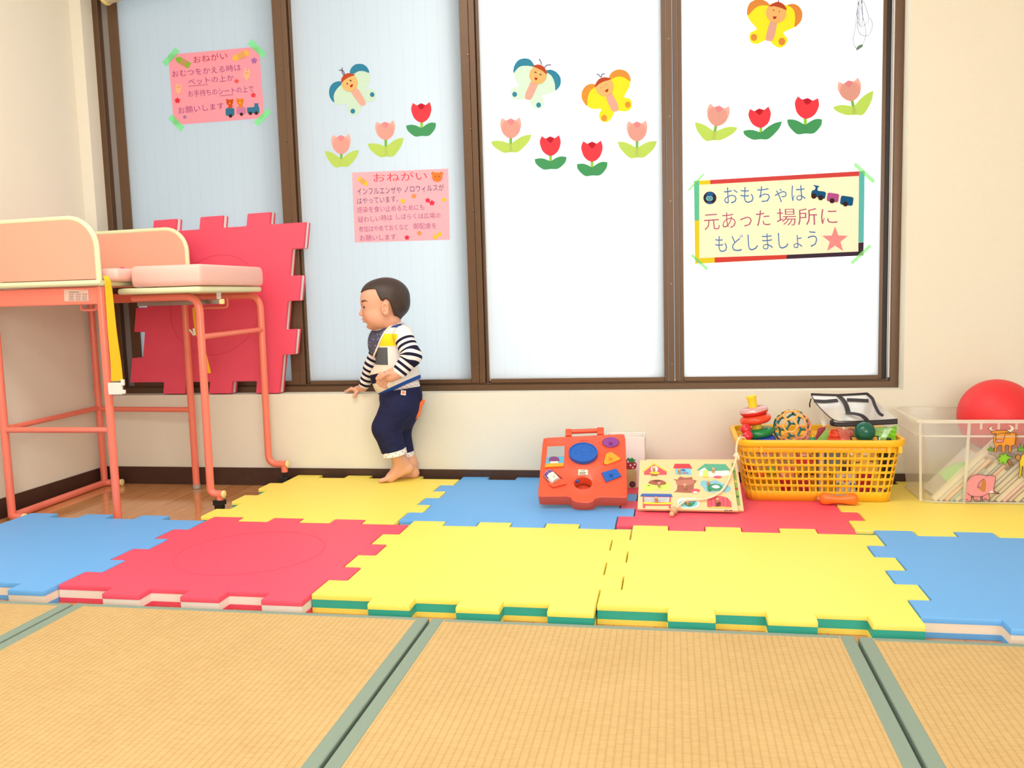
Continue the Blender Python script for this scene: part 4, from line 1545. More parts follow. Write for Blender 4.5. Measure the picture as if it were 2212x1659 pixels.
def poly_sd(px, py, poly):
    d = np.full(px.shape, 1e9)
    inside = np.zeros(px.shape, bool)
    n = len(poly)
    for i in range(n):
        ax, ay = poly[i]
        bx, by = poly[(i + 1) % n]
        ex, ey = bx - ax, by - ay
        wx, wy = px - ax, py - ay
        t = np.clip((wx * ex + wy * ey) / (ex * ex + ey * ey), 0, 1)
        d = np.minimum(d, (wx - ex * t) ** 2 + (wy - ey * t) ** 2)
        c = ((ay > py) != (by > py)) & (px < (bx - ax) * (py - ay) / (by - ay + 1e-12) + ax)
        inside ^= c
    return np.where(inside, -1, 1) * np.sqrt(d)


line = poly_sd(ga + .0 * gw, gb + np.abs(gw) * -.10, HL) * .001
Hf.f = np.maximum(Hf.f, -line.astype(np.float32))
hr = soft(Hf, 'hair', m_hair, kid)
rnd = random.Random(4)
hs = MB()
for i in range(16):                         # a few loose hairs at the crown
    a_, b_ = (-30 - 2.6 * i), 0
    b_ = 15 + 62 * math.sqrt(max(0, 1 - ((a_ + 4) / 73.5) ** 2)) - 1.5
    p = Hh(a_, b_, rnd.uniform(-14, 14))
    n_ = nrm(p - Hh(-4, 15, 0))
    t_ = nrm(-fa * .7 + up * rnd.uniform(-.5, .2) + sd * rnd.uniform(-.4, .4))
    t_ = nrm(t_ - n_ * (t_ @ n_))
    L = rnd.uniform(.006, .011)
    hs.tube([p - n_ * .0015, p + t_ * L * .5 + n_ * .0006, p + t_ * L + n_ * .0016], [.0004, .0003, .0001], 5)
hs.build('hair_strands', m_hair, hr, smooth=True)

# ---- shirt with striped sleeves
m_shirt = M('patchwork_shirt', (240, 232, 220), .85, noise=.03, nscale=200, bump=.3, bscale=500, spec=.15)
nd, lk = nodes(m_shirt)


def attr(nm):
    n = nd.new('ShaderNodeAttribute')
    n.attribute_name = nm
    return n.outputs['Fac']


def between(x, a, b):
    return mth(nd, lk, 'MULTIPLY', mth(nd, lk, 'GREATER_THAN', x, a), mth(nd, lk, 'LESS_THAN', x, b))


def over(base, fac, rgb):
    n = nd.new('ShaderNodeMix')
    n.data_type = 'RGBA'
    if isinstance(base, tuple):
        n.inputs[6].default_value = base
    else:
        lk.new(base, n.inputs[6])
    n.inputs[7].default_value = lin(rgb)
    lk.new(fac, n.inputs[0])
    return n.outputs[2]


sl, pa, pb, ph = attr('sleeve'), attr('across'), attr('down'), attr('hem')
slant = mth(nd, lk, 'ADD', pb, mth(nd, lk, 'MULTIPLY', mth(nd, lk, 'SUBTRACT', pa, 340.0), .22))
c_ = over(lin((240, 234, 226)), between(pb, 722, 2000), (238, 228, 206))
c_ = over(c_, mth(nd, lk, 'GREATER_THAN', pa, 520.0), (240, 236, 234))
c_ = over(c_, mth(nd, lk, 'MULTIPLY', between(pb, 490, 580), between(pa, 400, 580)), (252, 224, 44))
c_ = over(c_, mth(nd, lk, 'MULTIPLY', between(pb, 300, 446), between(pa, 500, 566)), (56, 84, 160))
c_ = over(c_, mth(nd, lk, 'MULTIPLY', between(pb, 590, 720), between(pa, 200, 476)), (94, 98, 102))
c_ = over(c_, mth(nd, lk, 'MULTIPLY', between(slant, 792, 862), between(pa, 200, 480)), (32, 32, 58))
c_ = over(c_, between(ph, -.3, .0105), (46, 88, 170))
stp = mth(nd, lk, 'LESS_THAN', mth(nd, lk, 'FRACT', mth(nd, lk, 'DIVIDE', sl, .0178)), .47)
c_ = over(c_, mth(nd, lk, 'GREATER_THAN', sl, .012), (242, 238, 236))
c_ = over(c_, mth(nd, lk, 'MULTIPLY', stp, mth(nd, lk, 'GREATER_THAN', sl, .012)), (30, 30, 54))
lk.new(c_, bsdf(m_shirt).inputs['Base Color'])

SF = Field((-.31, .90, .28), (-.03, 1.135, .54), .0023)
SF.cone(J(520, 545, 1.052), J(545, 760, 1.055), .058, .064, .02)
SF.ell(J(530, 800, 1.055), (.079, .058, .052), .016)
SF.ell(J(552, 868, 1.055), (.0765, .062, .048), .012)
SF.ell(J(520, 520, 1.052), (.052, .056, .038), .016)
SF.ell(J(565, 470, 1.045), (.034, .046, .022), .014)
SF.cone(nS, nE, .030, .0290, .012).cone(nE, J(566, 768, .957), .0290, .0225, .010)
SF.cone(fS, fE, .028, .023, .012).cone(fE, J(300, 868, 1.119), .023, .0178, .010)
# open the cuffs and the hem
_d = nrm(J(566, 768, .957) - nE)
SF.ell(J(556, 780, .956) + _d * .034, .034, .0015, op='s')
_d = nrm(J(300, 868, 1.119) - fE)
SF.ell(J(297, 872, 1.120) + _d * .030, .030, .0015, op='s')
hem0, hem1 = J(415, 955, 1.0), J(722, 814, 1.0)
hd = hem1 - hem0
hn = nrm(np.cross(hd, (0, 1, 0)))
if hn[2] > 0:
    hn = -hn
SF.cut(hem0, hn)
lw = -hn                                     # up the shirt from the hem
la = nrm(hem0 - hem1)                        # towards the front


def shirt_attrs(V):
    V = np.array(V)

    def seg(a, b, r0, r1):
        a, b = np.array(a), np.array(b)
        ab = b - a
        t = np.clip(((V - a) @ ab) / (ab @ ab), 0, 1)
        return np.linalg.norm(V - a - t[:, None] * ab, axis=1) - (r0 + (r1 - r0) * t), ((V - a) @ ab) / np.linalg.norm(ab)
    d1, t1 = seg(nS, nE, .030, .029)
    d2, t2 = seg(nE, J(566, 768, .957), .029, .0225)
    d3, t3 = seg(fS, fE, .028, .023)
    d4, t4 = seg(fE, J(300, 868, 1.119), .023, .0178)
    L1, L3 = np.linalg.norm(nE - nS), np.linalg.norm(fE - fS)
    D = np.stack([d1, d2, d3, d4], 1)
    # arc length blended over the elbow so the stripes stay continuous
    w12 = np.clip(.5 + (d1 - d2) / .012, 0, 1)
    w34 = np.clip(.5 + (d3 - d4) / .012, 0, 1)
    a12 = t1 * (1 - w12) + (L1 + t2) * w12
    a34 = t3 * (1 - w34) + (L3 + t4) * w34
    dn, df_ = np.minimum(d1, d2), np.minimum(d3, d4)
    arc = np.where(dn < df_, a12, a34)
    near = np.minimum(dn, df_)
    sleeve = np.where(near < .004, np.maximum(arc, -.01), -1)
    o0, o1 = J(300, 400, .995), J(700, 900, .995)
    ax_ = 300 + 400 * (V[:, 0] - o0[0]) / (o1[0] - o0[0])
    dn_ = 400 + 500 * (V[:, 2] - o0[2]) / (o1[2] - o0[2])
    return {'sleeve': sleeve.astype(np.float32), 'across': ax_.astype(np.float32), 'down': dn_.astype(np.float32), 'hem': ((V - hem0) @ lw).astype(np.float32)}


shirt = soft(SF, 'shirt', m_shirt, kid, shirt_attrs)

# star-printed under layer, trouser cuffs
m_star = M('star_print_cotton', (244, 240, 236), .85, noise=.02, bump=.2, bscale=500, spec=.15)
m_dot = [paint((216, 74, 70), .8, 'print'), paint((70, 84, 150), .8, 'print'), paint((80, 80, 90), .8, 'print')]
UF = Field((-.27, .96, .26), (-.04, 1.13, .38), .0026)
UF.ell(J(586, 880, 1.055), (.0545, .0505, .046), .01)
UF.cone(J(520, 945, 1.055), J(592, 925, 1.055), .042, .043, .01)
un = soft(UF, 'undershirt', m_star, kid)

PF = Field((-.29, .93, .09), (-.03, 1.134, .345), .0025)
PF.ell(J(574, 965, 1.055), (.0635, .0600, .056), .012)
PF.ell(J(650, 930, 1.055), (.0305, .0575, .054), .012)
PF.ell(J(490, 965, 1.055), (.0275, .050, .045), .012)
PF.ell(J(605, 1050, 1.055), (.047, .054, .046), .016)
PF.ell(J(580, 1130, 1.052), (.036, .046, .034), .014)
PF.cone(nH, nK, .054, .0435, .014).cone(nK, J(522, 1368, 1.018), .0425, .0375, .012)
PF.cone(fH, fK, .050, .042, .014).cone(fK, J(598, 1378, 1.091), .040, .0325, .012)
wp0, wp1 = J(420, 925, 1.0), J(728, 884, 1.0)
wn_ = nrm(np.cross(wp1 - wp0, (0, 1, 0)))
wn_ = wn_ if wn_[2] > 0 else -wn_
PF.cut(wp0, wn_)
PF.cut((0, 1.1282, 0), (0, 1, 0))
# cut the legs at the hem
PG = np.stack(np.meshgrid(*[PF.lo[i] + np.arange(PF.n[i]) * PF.vox for i in range(3)], indexing='ij'), -1)
for a, b, cen, far_ in ((J(430, 1384, 1.018), J(612, 1338, 1.018), J(522, 1362, 1.018), False), (J(600, 1372, 1.091), J(656, 1368, 1.091), J(598, 1372, 1.091), True)):
    n_ = nrm(np.cross(b - a, (0, 1, 0)))
    n_ = n_ if n_[2] < 0 else -n_
    dd = ((PG - cen) @ n_).astype(np.float32)
    mk = (PG[..., 1] > 1.058) if far_ else (PG[..., 1] <= 1.058)
    PF.f = np.where(mk, np.maximum(PF.f, dd), PF.f)
pants = soft(PF, 'trousers', m_navy, kid)


def cuff(a, b, ra, rb, k_):
    a, b = np.array(a), np.array(b)
    ax = nrm(b - a)
    mb = MB().lathe([(ra * .9, 0), (ra, .0015), (rb, np.linalg.norm(b - a)), (rb * .93, np.linalg.norm(b - a) + .001), (rb * .9, np.linalg.norm(b - a) * .4)], a, ax, 28)
    o = mb.build('trouser_cuff', m_star, kid, smooth=60)
    # printed stars
    u = nrm(np.cross(ax, (0, 1, 0)))
    w_ = np.cross(ax, u)
    dots = [MB(), MB(), MB()]
    for i in range(22):
        an = 2 * math.pi * i / 22
        t = .28 + .44 * (i % 2)
        r = ra + (rb - ra) * t + .0004
        nn = u * math.cos(an) + w_ * math.sin(an)
        tt = np.cross(ax, nn)
        c = a + (b - a) * t + nn * r
        pts = [c + (ax * math.cos(q) + tt * math.sin(q)) * (.0021 if j % 2 == 0 else .0009) for j, q in enumerate(np.linspace(0, 2 * math.pi, 11)[:-1])]
        dots[i % 3].prism(pts, nn * .0003)
    for q in range(3):
        dots[q].build('printed_stars', m_dot[q], o)
    return o


cuff(J(521, 1352, 1.017), J(528, 1388, 1.0185), .0385, .0385, 0)
cuff(J(598, 1366, 1.091), J(603, 1402, 1.0912), .0325, .0315, 1)
dots = [MB(), MB(), MB()]
for i in range(15):
    for j in range(2):
        x, y = 500 + i * 15, 926 - i * 5.0 - j * 26 + (i % 2) * 8
        pp = hit(UF, *CC(x, y)) - np.array((0, .0006, 0))
        pts = [pp + np.array((math.sin(q), 0, math.cos(q))) * (.0024 if k % 2 == 0 else .0010) for k, q in enumerate(np.linspace(0, 2 * math.pi, 11)[:-1])]
        dots[(i + j) % 3].prism(pts, (0, -.0004, 0))
for q in range(3):
    dots[q].build('printed_stars', m_dot[q], un)

# label on the waistband, orange tail, star bib
lbp = [hit(PF, *CC(x, y)) for x, y in ((575, 911), (612, 915), (610, 949), (572, 944))]
ln_ = nrm(np.cross(lbp[1] - lbp[0], lbp[3] - lbp[0]))
ln_ = ln_ if ln_[1] < 0 else -ln_
tg_ = MB().prism([p - ln_ * .002 for p in lbp], ln_ * .0034).build('fabric_label', paint((244, 238, 230), .7, 'label'), pants)
cl_ = sum(lbp) / 4
MB().prism([cl_ + (p - cl_) * .58 + ln_ * .0014 for p in lbp], ln_ * .0004).build('printed_mark', paint((248, 150, 100), .7, 'label'), tg_)
TF = Field((-.16, 1.0, .16), (-.03, 1.10, .32), .0024)
for a, b, r0, r1 in (((720, 1015), (741, 990), .0062, .006), ((694, 1088), (722, 1015), .0095, .0066), ((632, 1160), (694, 1088), .0055, .0095)):
    TF.cone(J(*a, 1.052), J(*b, 1.052), r0, r1, .006)
soft(TF, 'fabric_tail', m_orange, pants)

m_bib = M('grey_star_bib', (86, 88, 108), .85, bump=.3, bscale=500, spec=.15)
nd, lk = nodes(m_bib)
_vt = nd.new('ShaderNodeTexVoronoi')
_vt.inputs['Scale'].default_value = 105
_tc = nd.new('ShaderNodeTexCoord')
lk.new(_tc.outputs['Object'], _vt.inputs['Vector'])
lk.new(over(lin((84, 86, 106)), mth(nd, lk, 'LESS_THAN', _vt.outputs['Distance'], .17), (226, 224, 226)), bsdf(m_bib).inputs['Base Color'])
m_bibw = M('white_bib_binding', (242, 234, 224), .8, bump=.2, spec=.15)
# the bib wraps the chest: a cloth patch lying just outside the shirt front, drawn from its side outline
edge = [(600, 398), (545, 398), (500, 414), (468, 448), (440, 500), (412, 560), (382, 612), (350, 662)]
front = [(392, 458), (378, 480), (355, 530), (334, 580), (326, 620), (330, 645), (346, 664)]
BF = Field((-.31, .97, .36), (-.09, 1.14, .54), .0022)
BF.cone(J(520, 545, 1.052), J(545, 760, 1.055), .0605, .0665, .02)
BF.ell(J(530, 800, 1.055), (.0815, .0605, .0545), .016)
BF.ell(J(520, 520, 1.052), (.0545, .0585, .0405), .016)
BF.ell(J(565, 470, 1.045), (.0365, .0485, .0245), .014)
BF.ell(J(400, 560, 1.055), (.028, .046, .048), .02)
BGp = np.stack(np.meshgrid(*[BF.lo[i] + np.arange(BF.n[i]) * BF.vox for i in range(3)], indexing='ij'), -1)
rel = (BGp - CAM) @ RC
un_, vn_ = rel[..., 0] / rel[..., 1] * FPX + CW / 2, -rel[..., 2] / rel[..., 1] * FPX + CH / 2
bx_, by_ = (un_ - 700) / .28926, (vn_ - 580) / .28926
# follow the cloth edge in side view, measured on the body's own middle plane so both halves match
mid = np.abs(BGp[..., 1] - 1.055)
hx = BGp.copy()
hx[..., 1] = 1.0
rel = (hx - CAM) @ RC
bx_, by_ = (rel[..., 0] / rel[..., 1] * FPX + CW / 2 - 700) / .28926, (-rel[..., 2] / rel[..., 1] * FPX + CH / 2 - 580) / .28926
reg = [(604, 408), (560, 402), (505, 418), (470, 450), (441, 500), (412, 560), (384, 612), (350, 668), (250, 668), (250, 466), (400, 457), (490, 412)]
sdp = poly_sd(bx_, by_, reg) * .0004
BF2 = BF.f.copy()
BF.f = np.maximum(BF2, sdp.astype(np.float32))
BF.f = np.maximum(BF.f, -(BF2 + .0045))
bib = soft(BF, 'bib', m_bib, kid)
BW = Field(BF.lo, BF.lo + (BF.n - 1) * BF.vox, .0022)
BW.f = np.maximum(BF2 - .0012, np.maximum(np.abs(sdp + .0002) - .0030, -(BF2 + .0045)).astype(np.float32))
BW.f = np.where(BW.f.shape and (by_ < 404), .05, BW.f).astype(np.float32)
soft(BW, 'bib_binding', m_bibw, bib)
# ------------------------------------------------------------------ toys along the wall
class Face:
    """a sloping face in the room; P(u, v, h) is the point seen at a pixel, h above the face"""
    def __init__(s, o, n, cr):
        s.o, s.n, s.cr = np.array(o, float), nrm(n), cr

    def P(s, x, y, h=0.0):
        return onP(*s.cr(x, y), s.o + s.n * h, s.n)

    def sheet(s, name, pts, colr, h0, h1, parent, mat=None, smooth=None, bevel=0):
        return MB().prism([s.P(x, y, h0) for x, y in pts], s.n * (h1 - h0)).build(name, mat or paint(colr, .4), parent, smooth=smooth, bevel=bevel)


C4 = crop(1140, 880, 500 / 2212)
# ---- red activity case
tl_ = math.radians(38)
yaw_ = math.radians(6)
TN = np.array((math.sin(yaw_) * math.sin(tl_), -math.cos(yaw_) * math.sin(tl_), math.cos(tl_)))
TH_ = .036
p0 = atZ(*C4(530, 920), HM + .001)                       # lower rear edge on the mat
for yy_ in range(912, 970, 2):             # slide it forward until its lowest edge rests on the mat
    p0 = atZ(*C4(530, yy_), HM + .001)
    TF_ = Face(p0 + TN * TH_, TN, C4)
    if min(TF_.P(x, y)[2] - TH_ * TN[2] for x, y in ((102, 848), (98, 815), (130, 852), (470, 905), (520, 912), (954, 858), (948, 858), (575, 912), (620, 900))) > HM + .0062:
        break
m_red = M('glossy_red_plastic', (234, 86, 54), .32, noise=.03, nscale=25, spec=.5)
m_blue = M('blue_toy_plastic', (24, 96, 190), .3, noise=.02)
m_yel = M('orange_yellow_plastic', (250, 162, 44), .3, noise=.02)
m_vio = M('violet_toy_plastic', (140, 62, 150), .3, noise=.02)
ac = thing('activity_toy', 'red plastic activity case with blue dial and shape pegs', 'toy', (p0[0], p0[1] + .06, HM))
outl = [(142, 330), (150, 292), (190, 284), (520, 268), (890, 249), (922, 252), (934, 290), (954, 830), (948, 858), (910, 862), (690, 858), (655, 868), (620, 900), (575, 912), (520, 912), (470, 905), (430, 890), (405, 858), (370, 850), (130, 852), (102, 848), (98, 815)]
outl = sum(([tuple(np.array(outl[i]) + (np.array(outl[(i + 1) % len(outl)]) - np.array(outl[i])) * k / 5) for k in range(5)] for i in range(len(outl))), [])
shell = MB()
n_ = len(outl)
top = [TF_.P(*p) for p in outl]
cen = sum(top) / n_
rings = [(-TH_, .985), (-.0045, 1.0), (-.0012, .992), (0, .972)]
vs = []
for h, s_ in rings:
    for p in top:
        vs.append(cen + (p - cen) * s_ + TN * h)
fs = [tuple(range(n_))[::-1]]
for k in range(len(rings) - 1):
    fs += [(k * n_ + i, k * n_ + (i + 1) % n_, (k + 1) * n_ + (i + 1) % n_, (k + 1) * n_ + i) for i in range(n_)]
# the front face is left open at the ball hole: ring of faces between outline and hole rim
hole = [TF_.P(*p, 0) for p in ellipse(528, 718, 92, 62, n_)]
hc = sum(hole) / n_


def ang_of(p, c):
    ex = nrm(TF_.P(900, 600) - TF_.P(200, 600))
    ey = np.cross(TN, ex)
    return math.atan2((p - c) @ ey, (p - c) @ ex)


order = sorted(range(n_), key=lambda i: ang_of(hole[i], hc))
base = (len(rings) - 1) * n_
# hole rim point for every outline point, by direction from the hole centre
rim = []
for i in range(n_):
    a = ang_of(vs[base + i], hc)
    ex = nrm(TF_.P(900, 600) - TF_.P(200, 600))
    ey = np.cross(TN, ex)
    rx = np.linalg.norm(TF_.P(614, 718) - TF_.P(442, 718)) / 2
    ry = np.linalg.norm(TF_.P(528, 660) - TF_.P(528, 776)) / 2
    r_e = rx * ry / math.sqrt((ry * math.cos(a)) ** 2 + (rx * math.sin(a)) ** 2)
    rim.append((hc, ex * math.cos(a) + ey * math.sin(a), r_e))
for mul, hh in ((1.42, 0.0), (1.02, -.0035), (1.0, -.006), (.96, -.030)):
    vs += [c + d * r * mul + TN * hh for c, d, r in rim]
for k in range(len(rings) - 1, len(rings) + 3):
    fs += [(k * n_ + i, k * n_ + (i + 1) % n_, (k + 1) * n_ + (i + 1) % n_, (k + 1) * n_ + i) for i in range(n_)]
sh = shell.add(vs, fs).build('case_shell', m_red, ac, smooth=35)
MB().ball(TF_.P(475, 705, -.012), .0052, 12, 8).build('blue_ball', m_blue, ac, smooth=True)
# carrying handle
hd_ = MB()
for x0, x1, y0, y1 in ((360, 420, 268, 205), (662, 728, 256, 190)):
    q = [TF_.P(x0, y0), TF_.P(x1, y0), TF_.P(x1, y1), TF_.P(x0, y1)]
    hd_.prism([p - TN * .022 for p in q], TN * .024)
hb = hd_.build('handle_bracket', m_red, ac, bevel=.003)
MB().tube([TF_.P(412, 232, -.010), TF_.P(672, 222, -.010)], .0068, 14).build('handle_grip', m_red, ac, smooth=60)
# dial
dl = MB()
dc = ellipse(530, 452, 138, 92, 40)
outer, inner = [TF_.P(*p, .001) for p in dc], None
cD = sum(outer) / 40
prof = [(1.0, 0), (1.0, .0105), (.985, .012), (.92, .012), (.89, .0095), (.2, .0095)]
vs, fs = [], []
for s_, h in prof:
    vs += [cD + (p - cD) * s_ + TN * h for p in outer]
for k in range(len(prof) - 1):
    fs += [(k * 40 + i, k * 40 + (i + 1) % 40, (k + 1) * 40 + (i + 1) % 40, (k + 1) * 40 + i) for i in range(40)]
fs.append(tuple(range(5 * 40, 6 * 40)))
dl.add(vs, fs)
do = dl.build('dial', m_blue, ac, smooth=40)
emb = MB()
for pts in ([(445, 440), (455, 425), (475, 415), (480, 390), (465, 375)], [(450, 440), (470, 452), (490, 445)], [(500, 420), (515, 395), (550, 385), (580, 400), (590, 430), (560, 445), (530, 430), (510, 440), (500, 420)],
            [(505, 460), (530, 470), (560, 462), (590, 468), (610, 450)], [(600, 400), (615, 420), (610, 440)], [(440, 425), (450, 440), (445, 455)]):
    emb.tube([TF_.P(x, y - 12, .0104) for x, y in spline(pts, 4, closed=False)], .0010, 6)
emb.build('relief_picture', m_blue, do, smooth=True)
# shape pegs on raised sheets with the hollow's shade put into the colour


def peg(nm, pts, m, kx, ky):
    c = np.mean(np.array(pts), axis=0)
    rec = [tuple(c + (np.array(p) - c) * 1.10) for p in pts]
    TF_.sheet('recess_shade', rec, (170, 30, 24), .0001, .0009, ac, paint((190, 40, 26), .4))
    rm = MB()
    rm.tube([TF_.P(*p, .0008) for p in rec], .0012, 6, closed=True)
    rm.build('recess_rim', m_red, ac, smooth=True)
    o = TF_.sheet(nm, pts, None, .0012, .0042, ac, m, smooth=40, bevel=.0008)
    b0 = TF_.P(kx, ky, .004)
    MB().lathe([(.0058, 0), (.0038, .0025), (.0038, .0105), (.0030, .0118), (0, .0118)], b0, TN, 16).build('knob', m, o, smooth=40)


peg('oval_peg', ellipse(793, 337, 78, 48, 32), m_vio, 792, 352)
peg('triangle_peg', fillet([(760, 549), (724, 545), (748, 444), (800, 430), (884, 490), (884, 502), (760, 549)], 22, 4)[:-1], m_yel, 788, 500)
peg('diamond_peg', fillet([(770, 610), (845, 588), (895, 662), (748, 718), (706, 628), (770, 610)], 12, 3)[:-1], m_blue, 795, 655)
# mirror window, picture, roller and sticker
wf = TF_.sheet('window_frame', [(180, 368), (356, 358), (346, 572), (166, 580)], (226, 58, 36), .0002, .0016, ac, m_red)
m_mir = M('toy_mirror', (190, 206, 216), .12, metal=.6)
TF_.sheet('mirror', [(188, 376), (352, 368), (350, 468), (180, 474)], None, .0017, .0022, wf, m_mir)
pic = TF_.sheet('picture_card', [(180, 476), (349, 470), (345, 536), (172, 542)], (84, 170, 204), .0017, .0024, wf)
TF_.sheet('picture_hair', [(c[0], c[1]) for c in ellipse(252, 500, 50, 30, 20, math.pi, 2 * math.pi)] + [(300, 515), (205, 517)], (122, 58, 120), .0025, .0030, pic)
TF_.sheet('picture_face', [(214, 512), (292, 510), (288, 535), (220, 538)], (250, 220, 205), .0025, .0029, pic)
TF_.sheet('slider', [(166, 545), (344, 538), (342, 568), (164, 578)], None, .0017, .0055, wf, m_yel, bevel=.0008)
a_, b_ = TF_.P(180, 655, .001), TF_.P(290, 615, .001)
TF_.sheet('roller_recess_shade', [(145, 658), (232, 598), (338, 682), (232, 765)], (150, 20, 14), .0001, .0008, ac)  # raised dark red sheet, the shade around the roller is in its colour
ra, rb = TF_.P(196, 632, .002), TF_.P(272, 716, .002)
ro = MB().tube([ra, rb], .0145, 24).build('picture_roller', paint((214, 210, 205), .3), ac, smooth=60)
ax_ = nrm(rb - ra)
w_ = np.cross(TN, ax_)


def on_roller(t, a, r=.0147):
    return ra + (rb - ra) * t + (TN * math.cos(a) + w_ * math.sin(a)) * r


def roll_patch(nm, t0, t1, a0, a1, colr, r):
    vs = [on_roller(t0 + (t1 - t0) * i / 6, a0 + (a1 - a0) * j / 8, r) for i in range(7) for j in range(9)]
    fs = [(i * 9 + j, i * 9 + j + 1, i * 9 + j + 10, i * 9 + j + 9) for i in range(6) for j in range(8)]
    MB().add(vs, fs).build(nm, paint(colr, .3), ro, smooth=True)


roll_patch('printed_band', .02, .5, -1.3, 1.3, (112, 70, 150), .01475)
roll_patch('printed_cloud', .3, .98, -.9, .7, (240, 232, 216), .0149)
for t0, a0 in ((.58, -.28), (.58, .16)):
    roll_patch('printed_eye', t0, t0 + .08, a0, a0 + .08, (40, 36, 50), .0151)
roll_patch('printed_smile', .76, .80, -.26, .24, (60, 40, 44), .0151)
TF_.sheet('roller_lip', [(190, 735), (300, 690), (350, 700), (372, 740), (240, 772)], None, .0005, .0065, ac, m_red, bevel=.002)
stk = TF_.sheet('care_sticker', [(483, 594), (574, 598), (574, 648), (483, 650)], (246, 232, 204), .0004, .0010, ac)
for i, (x0, x1, y) in enumerate(((508, 548, 606), (492, 560, 622), (492, 550, 632), (492, 556, 641))):
    TF_.sheet('printed_line', [(x0, y - 2.5), (x1, y - 2.5), (x1, y + 2.5), (x0, y + 2.5)], (90, 70, 64), .0011, .0013, stk)
sp = MB()
for i, (x, y) in enumerate([(505 + 18 * (k % 5) + 5 * (k // 5), 326 - 6 * (k // 5) - (k % 5)) for k in range(13)]):
    sp.lathe([(.0008, 0), (.0008, .0004), (0, .0004)], TF_.P(x, y, .0001), TN, 8)
sp.build('speaker_holes', paint((120, 24, 16)), ac)

# ---- white storage box with strawberry print
bx0, bx1, by0, by1, bz1 = .486, .5985, .992, 1.09, .178
wb = thing('storage_box', 'white paper box with a strawberry print behind the red toy', 'box', ((bx0 + bx1) / 2, (by0 + by1) / 2, HM))
m_wbox = M('white_box_card', (244, 236, 228), .7, noise=.03, nscale=30)
m_inner = M('box_lining', (214, 204, 188), .85, noise=.05, nscale=40)
for nm, a, b in (('box_side', (bx0, by0, HM + .001), (bx1, by0 + .003, bz1)), ('box_side', (bx0, by1 - .003, HM + .001), (bx1, by1, bz1)), ('box_side', (bx0, by0 + .003, HM + .001), (bx0 + .003, by1 - .003, bz1)),
                 ('box_side', (bx1 - .003, by0 + .003, HM + .001), (bx1, by1 - .003, bz1))):
    MB().box(a, b).build(nm, m_wbox, wb, bevel=.001)
MB().box((bx0 + .003, by0 + .003, HM + .001), (bx1 - .003, by1 - .003, HM + .004)).build('box_bottom', m_inner, wb)
BFc = Face((bx0, by0, 0), (0, -1, 0), C4)
bp_ = BFc.sheet('printed_panel', [(945, 590), (1041, 596), (1036, 782), (945, 790)], (206, 184, 120), .0002, .0006, wb)
BFc.sheet('printed_dot', ellipse(1000, 735, 30, 30, 20), (78, 40, 56), .0007, .0010, bp_)
BFc.sheet('printed_dot', ellipse(1003, 737, 18, 18, 16), (110, 60, 80), .0011, .0013, bp_)
sb = BFc.sheet('strawberry_print', spline([(930, 520), (950, 498), (990, 505), (1025, 520), (1040, 545), (1030, 585), (985, 592), (940, 585)], 4), (168, 42, 50), .0002, .0006, wb)
BFc.sheet('strawberry_leaves', spline([(950, 500), (955, 482), (980, 490), (1000, 480), (1010, 495), (1032, 500), (1015, 515), (1028, 528), (995, 525), (965, 520)], 3), (50, 140, 84), .0007, .0010, sb)
for x, y in ((958, 520), (982, 553), (1022, 546), (1004, 575)):
    BFc.sheet('printed_seed', ellipse(x, y, 9, 9, 10), (248, 226, 222), .0011, .0013, sb)

# ---- wooden peg puzzles
pt_ = math.radians(40)
PNv = np.array((.0, -math.sin(pt_), math.cos(pt_)))
m_wood = M('birch_plywood', (244, 206, 154), .5, noise=.06, nscale=18)
m_peg = M('wooden_peg', (206, 168, 130), .5, noise=.12, nscale=60)
pz0 = atZ(*C4(1530, 1010), HM + .001)
PT = .007
PF_ = Face(pz0 + PNv * PT, PNv, C4)
pu = thing('peg_puzzle', 'wooden peg puzzle of nine animal homes leaning in front of its twin', 'puzzle', (pz0[0], pz0[1] + .05, HM), 'wooden puzzles')
PF_.sheet('puzzle_board', [(1072, 520), (1942, 520), (2010, 1004), (1050, 986)], None, -PT, 0, pu, m_wood, bevel=.0008)


def piece(nm, shapes, pegs):
    root = None
    for i, (pts, c) in enumerate(shapes):
        o = PF_.sheet(nm if i == 0 else 'printed_detail', pts, c, .0002 + .0004 * i, .0006 + .0004 * i, pu if root is None else root)
        root = root or o
    for x, y in pegs:
        MB().lathe([(.0040, 0), (.0042, .004), (.0036, .009), (.0042, .0125), (.0034, .0145), (0, .0148)], PF_.P(x, y, .001), PNv, 14).build('peg', m_peg, root, smooth=40)


piece('barn_piece', [([(1112, 600), (1205, 540), (1325, 612), (1328, 645), (1112, 645)], (226, 84, 100)), ([(1095, 610), (1205, 528), (1342, 612), (1320, 612), (1205, 545), (1112, 615)], (250, 206, 76)),
                     (ellipse(1210, 590, 34, 30, 16), (250, 244, 236)), ([(1160, 628), (1185, 612), (1210, 622), (1240, 612), (1265, 632), (1215, 640)], (252, 208, 60)), ([(1178, 658), (1190, 640), (1230, 640), (1246, 658), (1232, 652), (1192, 652)], (150, 90, 60))], [(1206, 606)])
piece('red_roof_piece', [([(1408, 585), (1560, 585), (1565, 645), (1412, 640)], (126, 200, 228)), ([(1390, 582), (1405, 540), (1545, 540), (1572, 585)], (216, 60, 74)), (ellipse(1485, 605, 24, 16, 14, math.pi, 2 * math.pi) + [(1505, 612)], (60, 120, 190)), ([(1478, 622), (1535, 624), (1535, 630), (1478, 628)], (200, 60, 90))], [(1447, 625)])
